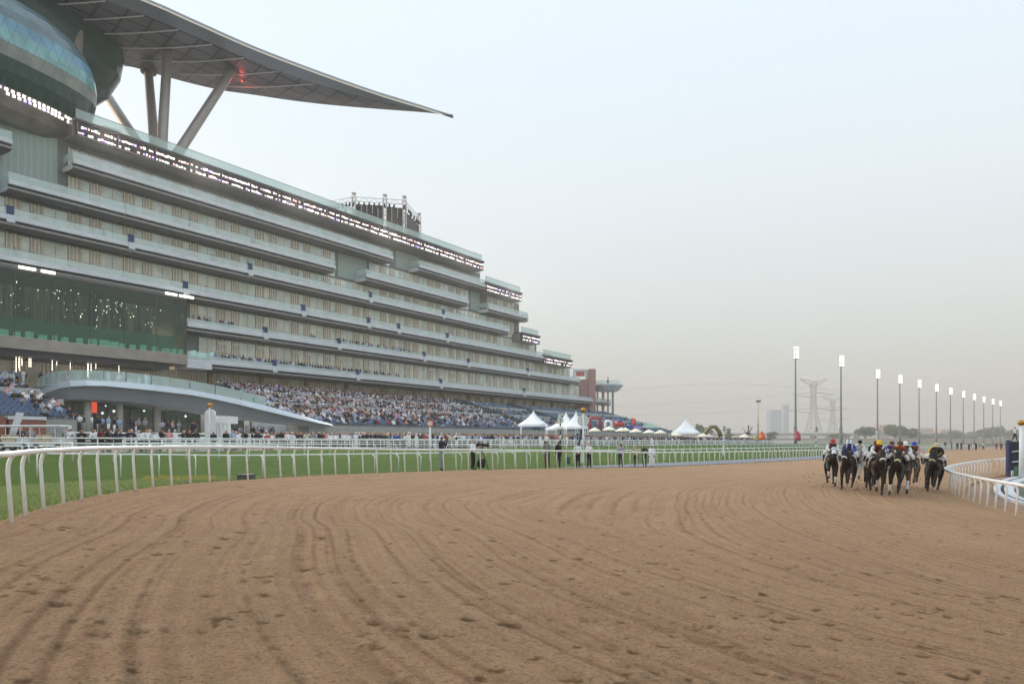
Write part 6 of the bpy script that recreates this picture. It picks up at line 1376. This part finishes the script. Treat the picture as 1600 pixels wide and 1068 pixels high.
HE = 'pel-loi loi-mid mid-che che-bre bre-n1 n1-n2 n2-pol pol-fac fac-no no-mz pel-rum pol-e1 e1-e1t pol-e2 e2-e2t'.split()
def legs(fl, fr, hl, hr):
    """front: elbow, knee, fetlock, hoof; hind: stifle, hock, fetlock, hoof as (x, z) pairs"""
    return fl, fr, hl, hr
POSES = [legs([(.58, .98), (.80, .60), (.80, .24), (.88, .05)], [(.60, .98), (.96, .84), (.86, .52), (.72, .44)], [(-.58, .98), (-.95, .60), (-.86, .26), (-.74, .08)], [(-.46, .96), (-.70, .58), (-.34, .30), (-.22, .14)]),
         legs([(.60, .98), (1.0, .80), (1.10, .46), (1.04, .36)], [(.56, .98), (.66, .58), (.58, .22), (.66, .05)], [(-.5, .97), (-.78, .58), (-.48, .26), (-.38, .10)], [(-.62, .98), (-1.02, .66), (-1.06, .34), (-1.14, .22)]),
         legs([(.58, .98), (.98, .72), (1.24, .44), (1.36, .30)], [(.58, .98), (.94, .66), (1.10, .34), (1.20, .18)], [(-.62, .98), (-1.06, .66), (-1.22, .34), (-1.32, .22)], [(-.56, .98), (-.92, .60), (-.92, .25), (-.84, .06)])]
def horse_mesh(pi, sock):
    vr = []; names = []; ed = []; segs = []
    for k, v in HB.items(): names.append(k); vr.append(v)
    for e in HE:
        a, b_ = e.split('-'); ed.append((names.index(a), names.index(b_))); segs.append((HB[a][:3], HB[b_][:3], 'coat' if b_ not in ('mz',) else 'muzzle'))
    for li, (L, par, yy, rr_) in enumerate(zip(POSES[pi], ('che', 'che', 'pel', 'pel'), (.17, -.17, .18, -.18), ((.125, .062, .046, .055), (.125, .062, .046, .055), (.165, .078, .048, .056), (.165, .078, .048, .056)))):
        prev = names.index(par); pp = HB[par][:3]
        top = (L[0][0] * .4 + pp[0] * .6 if par == 'che' else L[0][0] * .6 + pp[0] * .4, yy * .75, 1.14); vr.append((*top, .15 if par == 'che' else .18)); names.append('t%d' % li); ed.append((prev, len(vr) - 1)); segs.append((pp, top, 'coat')); prev = len(vr) - 1; pp = top
        for i, (x, z) in enumerate(L):
            q = (x, yy * (1 - .08 * i), z); vr.append((*q, rr_[i])); names.append('l%d%d' % (li, i)); ed.append((prev, len(vr) - 1)); segs.append((pp, q, 'coat' if i < 2 else ('sock' if (i == 2 and li in sock) else ('hoof' if i == 3 else 'leg')))); prev = len(vr) - 1; pp = q
    return skin_mesh(vr, ed, 2), segs
HM = {}
def ring(mb, c, ax, r, rt, mi=0, k=16):
    ax = Vector(ax).normalized(); u = ax.orthogonal().normalized(); v = ax.cross(u); mb.tube([Vector(c) + u * r * math.cos(2 * math.pi * i / k) + v * r * math.sin(2 * math.pi * i / k) for i in range(k + 1)], rt, 6, mi)
JP = dict(pel=(-.22, 0, 1.80), spi=(-.08, 0, 1.92), che=(.12, 0, 2.00), nec=(.27, 0, 2.05), hb=(.35, 0, 2.08), hm=(.43, 0, 2.12), ht=(.46, 0, 2.20), nose=(.535, 0, 2.09),
          sl=(.13, .19, 1.97), el=(.30, .25, 1.78), wl=(.52, .11, 1.70), dl=(.60, .08, 1.69), sr=(.13, -.19, 1.97), er=(.30, -.25, 1.78), wr=(.52, -.11, 1.70), dr=(.60, -.08, 1.69),
          hl=(-.2, .13, 1.76), kl=(.18, .33, 1.62), al=(-.12, .36, 1.28), tl=(.02, .37, 1.22), hr=(-.2, -.13, 1.76), kr=(.18, -.33, 1.62), ar=(-.12, -.36, 1.28), tr=(.02, -.37, 1.22))
m_boot = mat('black_riding_boot', (.014, .014, .016), .35)
def rider(i, px, yfoot, pi, ct, hood, nose, cloth, silk, sleeve, cap, hl, jl, yaw=0.0, sock=(), sc_=1.07, capstripe=None, wraps=(), dd=None):
    d = dd or ground_at(px, yfoot, 30); x = PX(px, d); z = gz(x, d); rz = math.atan2(-d, -x) + yaw
    h = local('horse', hl, 'horse', None); key = (pi, tuple(sock))
    if key not in HM: HM[key] = horse_mesh(pi, sock)
    me, segs = HM[key]; me = me.copy(); paint(me, segs, {'coat': COATS[ct], 'muzzle': COATS['near black'] if ct != 'grey' else COATS['dun'], 'leg': COATS['near black'] if ct in ('bay', 'dark bay') else COATS[ct], 'sock': m_wrap, 'hoof': m_hoof})
    bo = bpy.data.objects.new('body', me); COL.objects.link(bo); bo.parent = h
    mb = MB(); mb.tube([(-1.02, 0, 1.40), (-1.25, .03, 1.42), (-1.5, .08, 1.25), (-1.68, .12, .95), (-1.72, .14, .72)], [.05, .07, .08, .06, .01], 8); mb.build('tail', m_hair[0] if ct != 'grey' else COATS['grey'], h)
    mb = MB(); pts = [(.85, 0, 1.60), (1.02, 0, 1.70), (1.2, 0, 1.80), (1.38, 0, 1.90)]
    for k in range(36): u = random.random(); q = Vector(pts[int(u * 2.99)]).lerp(Vector(pts[int(u * 2.99) + 1]), u * 2.99 % 1); sg = random.choice((-1, 1)) * random.uniform(.05, .14); mb.add([q + Vector((-.03, 0, 0)), q + Vector((.03, 0, 0)), q + Vector((-.05, sg, -.12)), q + Vector((-.09, sg, -.10))], [(0, 1, 2, 3)])
    mb.build('mane', m_hair[0], h)
    for s_ in (-1, 1): mb = MB(); mb.sphere((1.53, s_ * .088, 1.685), .022, 8, 6); mb.build('eye', m_black, h)
    ax = (Vector(HB['mz'][:3]) - Vector(HB['fac'][:3])).normalized(); bm_ = MB()
    for a, b_ in (((1.47, .1, 1.76), (1.70, .075, 1.40)), ((1.47, -.1, 1.76), (1.70, -.075, 1.40))): bm_.tube([a, ((a[0] + b_[0]) / 2 + .02, a[1] * 1.08, (a[2] + b_[2]) / 2 + .03), b_], .010, 5)
    ring(bm_, (1.47, 0, 1.745), (ax.x, 0, ax.z), .112, .011)
    for s_ in (-1, 1): bm_.tube([(1.72, s_ * .075, 1.36), (1.2, s_ * .15, 1.55), (.62, s_ * .08, 1.69)], .009, 5)
    bm_.build('bridle', mat('pale_bridle_leather', lin((196, 190, 180)), .5) if hood == 'pale' else m_black, h)
    if nose: nb = MB(); ring(nb, Vector((1.66, 0, 1.475)), (ax.x, 0, ax.z), .085, .034); nb.build('noseband', mat(nose + '_sheepskin', lin({'white': (228, 228, 226), 'cream': (222, 206, 170)}[nose]), .9), h)
    if hood in ('white', 'navy', 'black'):
        hb = MB(); c0, c1 = Vector((1.37, 0, 1.80)), Vector((1.64, 0, 1.53)); e = (c1 - c0).normalized(); u = Vector((0, 1, 0)); v = e.cross(u)
        hb.loft([[c0 + (c1 - c0) * t_ + u * r * math.cos(a) + v * r * 1.05 * math.sin(a) for a in [2 * math.pi * j / 16 for j in range(16)]] for t_, r in ((0, .112), (.3, .121), (.6, .113), (1, .100))], sm=True, cap=False)
        hb.build('hood', mat(hood + '_hood_cloth', lin({'white': (232, 234, 238), 'navy': (30, 34, 60), 'black': (22, 22, 26)}[hood]), .8), h)
        for s_ in (-1, 1): eb = MB(); eb.sphere((1.53, s_ * .118, 1.69), (.055, .032, .055), 12, 8); eb.build('eye_cup', m_black if hood == 'white' else CL['navy'], h)
    sd_ = MB(); sd_.loft([[(x_, 1.05 * w * math.sin(a), 1.30 + w * math.cos(a)) for a in np.linspace(-1.75, 1.75, 15)] for x_, w in ((-.38, .285), (-.1, .30), (.22, .305))], closed=False, sm=True); sd_.build('saddle_cloth', CL[cloth], h)
    se = MB(); se.loft([[(x_, r * math.cos(a), zz + r * .4 * math.sin(a)) for a in [2 * math.pi * j / 12 for j in range(12)]] for x_, r, zz in ((-.34, .10, 1.63), (-.25, .17, 1.64), (0, .15, 1.61), (.15, .10, 1.64))], sm=True); se.build('saddle', m_black, h)
    for s_ in (-1, 1):
        ib = MB(); ib.tube([(-.02, s_ * .30, 1.5), (0.0, s_ * .36, 1.22)], .010, 5); ring(ib, (0.0, s_ * .37, 1.17), (1, 0, 0), .06, .010, k=10); ib.build('stirrup', mat('bright_steel', (.6, .6, .6), .3, metal=.8), h)
    for li in wraps:
        L = POSES[pi][li]; yy = (.17, -.17, .18, -.18)[li]; a, b_ = Vector((L[1][0], yy * .92, L[1][1])), Vector((L[2][0], yy * .84, L[2][1])); wb = MB(); wb.tube([a.lerp(b_, .25), a.lerp(b_, .6), a.lerp(b_, .98)], [.062, .058, .062], 10); wb.build('leg_wrap', m_wrap, h)
    h.location = (x, d, z); h.rotation_euler = (-math.radians(2 + (i * 37 % 7)), 0, rz); h.scale = (sc_,) * 3
    ms_ = {'skin': m_skin[i % 3], 'top': CL[silk], 'sleeve': CL[sleeve], 'bottom': CL['white'], 'shoe': m_boot, 'hair': m_hair[i % 2]}
    me, J = body(JP, ms_, 1, True); j = bpy.data.objects.new('person', me); COL.objects.link(j); ORG[j.name] = Vector((0, 0, 0)); tag(j, jl, 'person', None)
    n_ = len(me.polygons); c = np.zeros(n_ * 3); me.polygons.foreach_get('center', c); c = c.reshape(-1, 3); mi = np.zeros(n_, np.int32); me.polygons.foreach_get('material_index', mi); mi[(c[:, 2] < 1.50) & (np.abs(c[:, 1]) > .24)] = 4; me.polygons.foreach_set('material_index', mi)
    cb = MB(); hm = Vector((.425, 0, 2.145)); cb.sphere(hm, (.135, .115, .115), 16, 10, T=None); cb.f, cb.m, cb.s = map(list, zip(*[(f, a, b_) for f, a, b_ in zip(cb.f, cb.m, cb.s) if sum(cb.v[q][2] for q in f) / len(f) > hm.z - .045])); 
    cb.loft([[(hm.x + .10 + k * math.cos(a) * .10, .10 * math.sin(a), hm.z - .01 - .05 * k) for a in np.linspace(-1.5, 1.5, 9)] for k in (.2, 1.0)], closed=False, sm=True); cb.build('cap', CL[cap], j)
    if capstripe: sb_ = MB(); ring(sb_, hm, (0, 1, 0), .132, .020); sb_.build('cap_stripe', CL[capstripe], j)
    gb = MB(); 
    for s_ in (-1, 1): gb.sphere((.535, s_ * .036, 2.125), (.016, .028, .020), 8, 5)
    gb.build('goggles', m_black, j)
    if capstripe: 
        for s_ in (-1, 1): bb = MB(); bb.tube([(.235, s_ * .10, 2.06), (.18, s_ * .11, 1.90), (.05, s_ * .12, 1.78)], [.03, .045, .03], 8); bb.build('brace', CL['white'], j)
    j.location = h.location; j.rotation_euler = h.rotation_euler; j.scale = h.scale
rider(0, 1298, 759.5, 0, 'near black', 'white', None, 'white', 'maroon', 'white', 'red', 'dark horse in a white hood with black eye cups, outermost of the field', 'jockey in maroon with white sleeves and a coral red cap', .05, wraps=(0, 1))
rider(1, 1323, 765, 1, 'dark bay', 'navy', 'white', 'white', 'royal blue', 'royal blue', 'white', 'bay horse in a navy hood and white noseband, beside the white hooded horse', 'jockey in royal blue with white braces and striped cap', -.12, capstripe='royal blue')
rider(2, 1336, 752, 2, 'grey', None, None, 'white', 'white', 'white', 'black', 'pale grey horse half hidden behind the royal blue rider', 'jockey in white with a black cap, behind the royal blue rider', 0, dd=38)
rider(3, 1357, 757, 1, 'bay', None, None, 'white', 'black', 'black', 'maroon', 'bay horse tucked behind the yellow capped rider', 'jockey in black silks and dark red cap behind the yellow capped rider', .05, dd=34)
rider(4, 1367, 772, 0, 'dark bay', None, 'white', 'white', 'maroon', 'white', 'yellow', 'dark bay horse with a white noseband under the yellow capped rider', 'jockey in maroon with white sleeves and a yellow cap', .12, sock=(2,))
rider(5, 1387, 757, 2, 'dark bay', None, None, 'white', 'purple', 'purple', 'brown', 'dark horse hidden behind the orange silked rider', 'jockey in purple half hidden behind the orange silked rider', 0, dd=36)
rider(6, 1395.5, 774, 1, 'near black', None, 'cream', 'black', 'orange', 'brown', 'brown', 'near black horse with a cream noseband leading in the middle of the field', 'jockey in orange and brown silks and a brown cap', -.02, wraps=(1,))
rider(7, 1411, 768, 0, 'bay', None, None, 'white', 'navy', 'white', 'white', 'bright bay horse with a white sock just behind the leader', 'jockey in navy with white sleeves and a white cap', .0, sock=(0, 1), dd=31.5)
rider(8, 1424, 750, 2, 'chestnut', None, None, 'white', 'maroon', 'pink', 'royal blue', 'light chestnut horse trailing in the gap before the innermost horse', 'jockey in maroon with pink sleeves and a blue cap', -.05, dd=36)
rider(9, 1457, 768.5, 1, 'near black', 'black', 'cream', 'white', 'black', 'black', 'beige', 'black horse with a cream noseband on the inside, closest to the inner rail', 'jockey in black with a cream cap, closest to the inner rail', -.10)
rider(10, 1451, 757, 2, 'dark bay', None, None, 'white', 'yellow', 'yellow', 'yellow', 'dark horse almost hidden behind the innermost black horse', 'jockey in yellow silks and yellow cap behind the innermost horse', 0, dd=33.5)
cl = MB()
for px, y in ((1298, 757), (1323, 765), (1367, 772), (1395, 774), (1411, 768), (1457, 769), (1424, 756), (1440, 752)):
    d0 = ground_at(px, y, 30)
    for _ in range(38): d = d0 + random.uniform(-.6, 2.4); x = PX(px, d0) + random.gauss(0, .5); r = random.uniform(.010, .038); cl.sphere((x, d, gz(x, d) + random.random() ** 2 * .7), (r, r, r * .8), 5, 4)
tag(cl.build('dirt_clods', mat('kicked_up_sand', (.20, .12, .07), .95)), 'clods of sand kicked up around the galloping hooves', 'dirt', kind='stuff')

# ---------------------------------------------------------------- haze
hz = MB(); hz.box(-1620, 2320, -170, 2720, -2.2, 92)
ho_ = hz.build('haze', [], None); hm_ = bpy.data.materials.new('haze_air'); hm_.use_nodes = True; n_ = hm_.node_tree; n_.nodes.clear(); ou = n_.nodes.new('ShaderNodeOutputMaterial'); pv_ = n_.nodes.new('ShaderNodeVolumePrincipled')
pv_.inputs['Color'].default_value = (.84, .83, .82, 1); pv_.inputs['Density'].default_value = .0006; n_.links.new(pv_.outputs[0], ou.inputs['Volume']); ho_.data.materials.append(hm_); tag(ho_, 'thin even dusk haze over the whole racecourse', 'haze', kind='stuff')
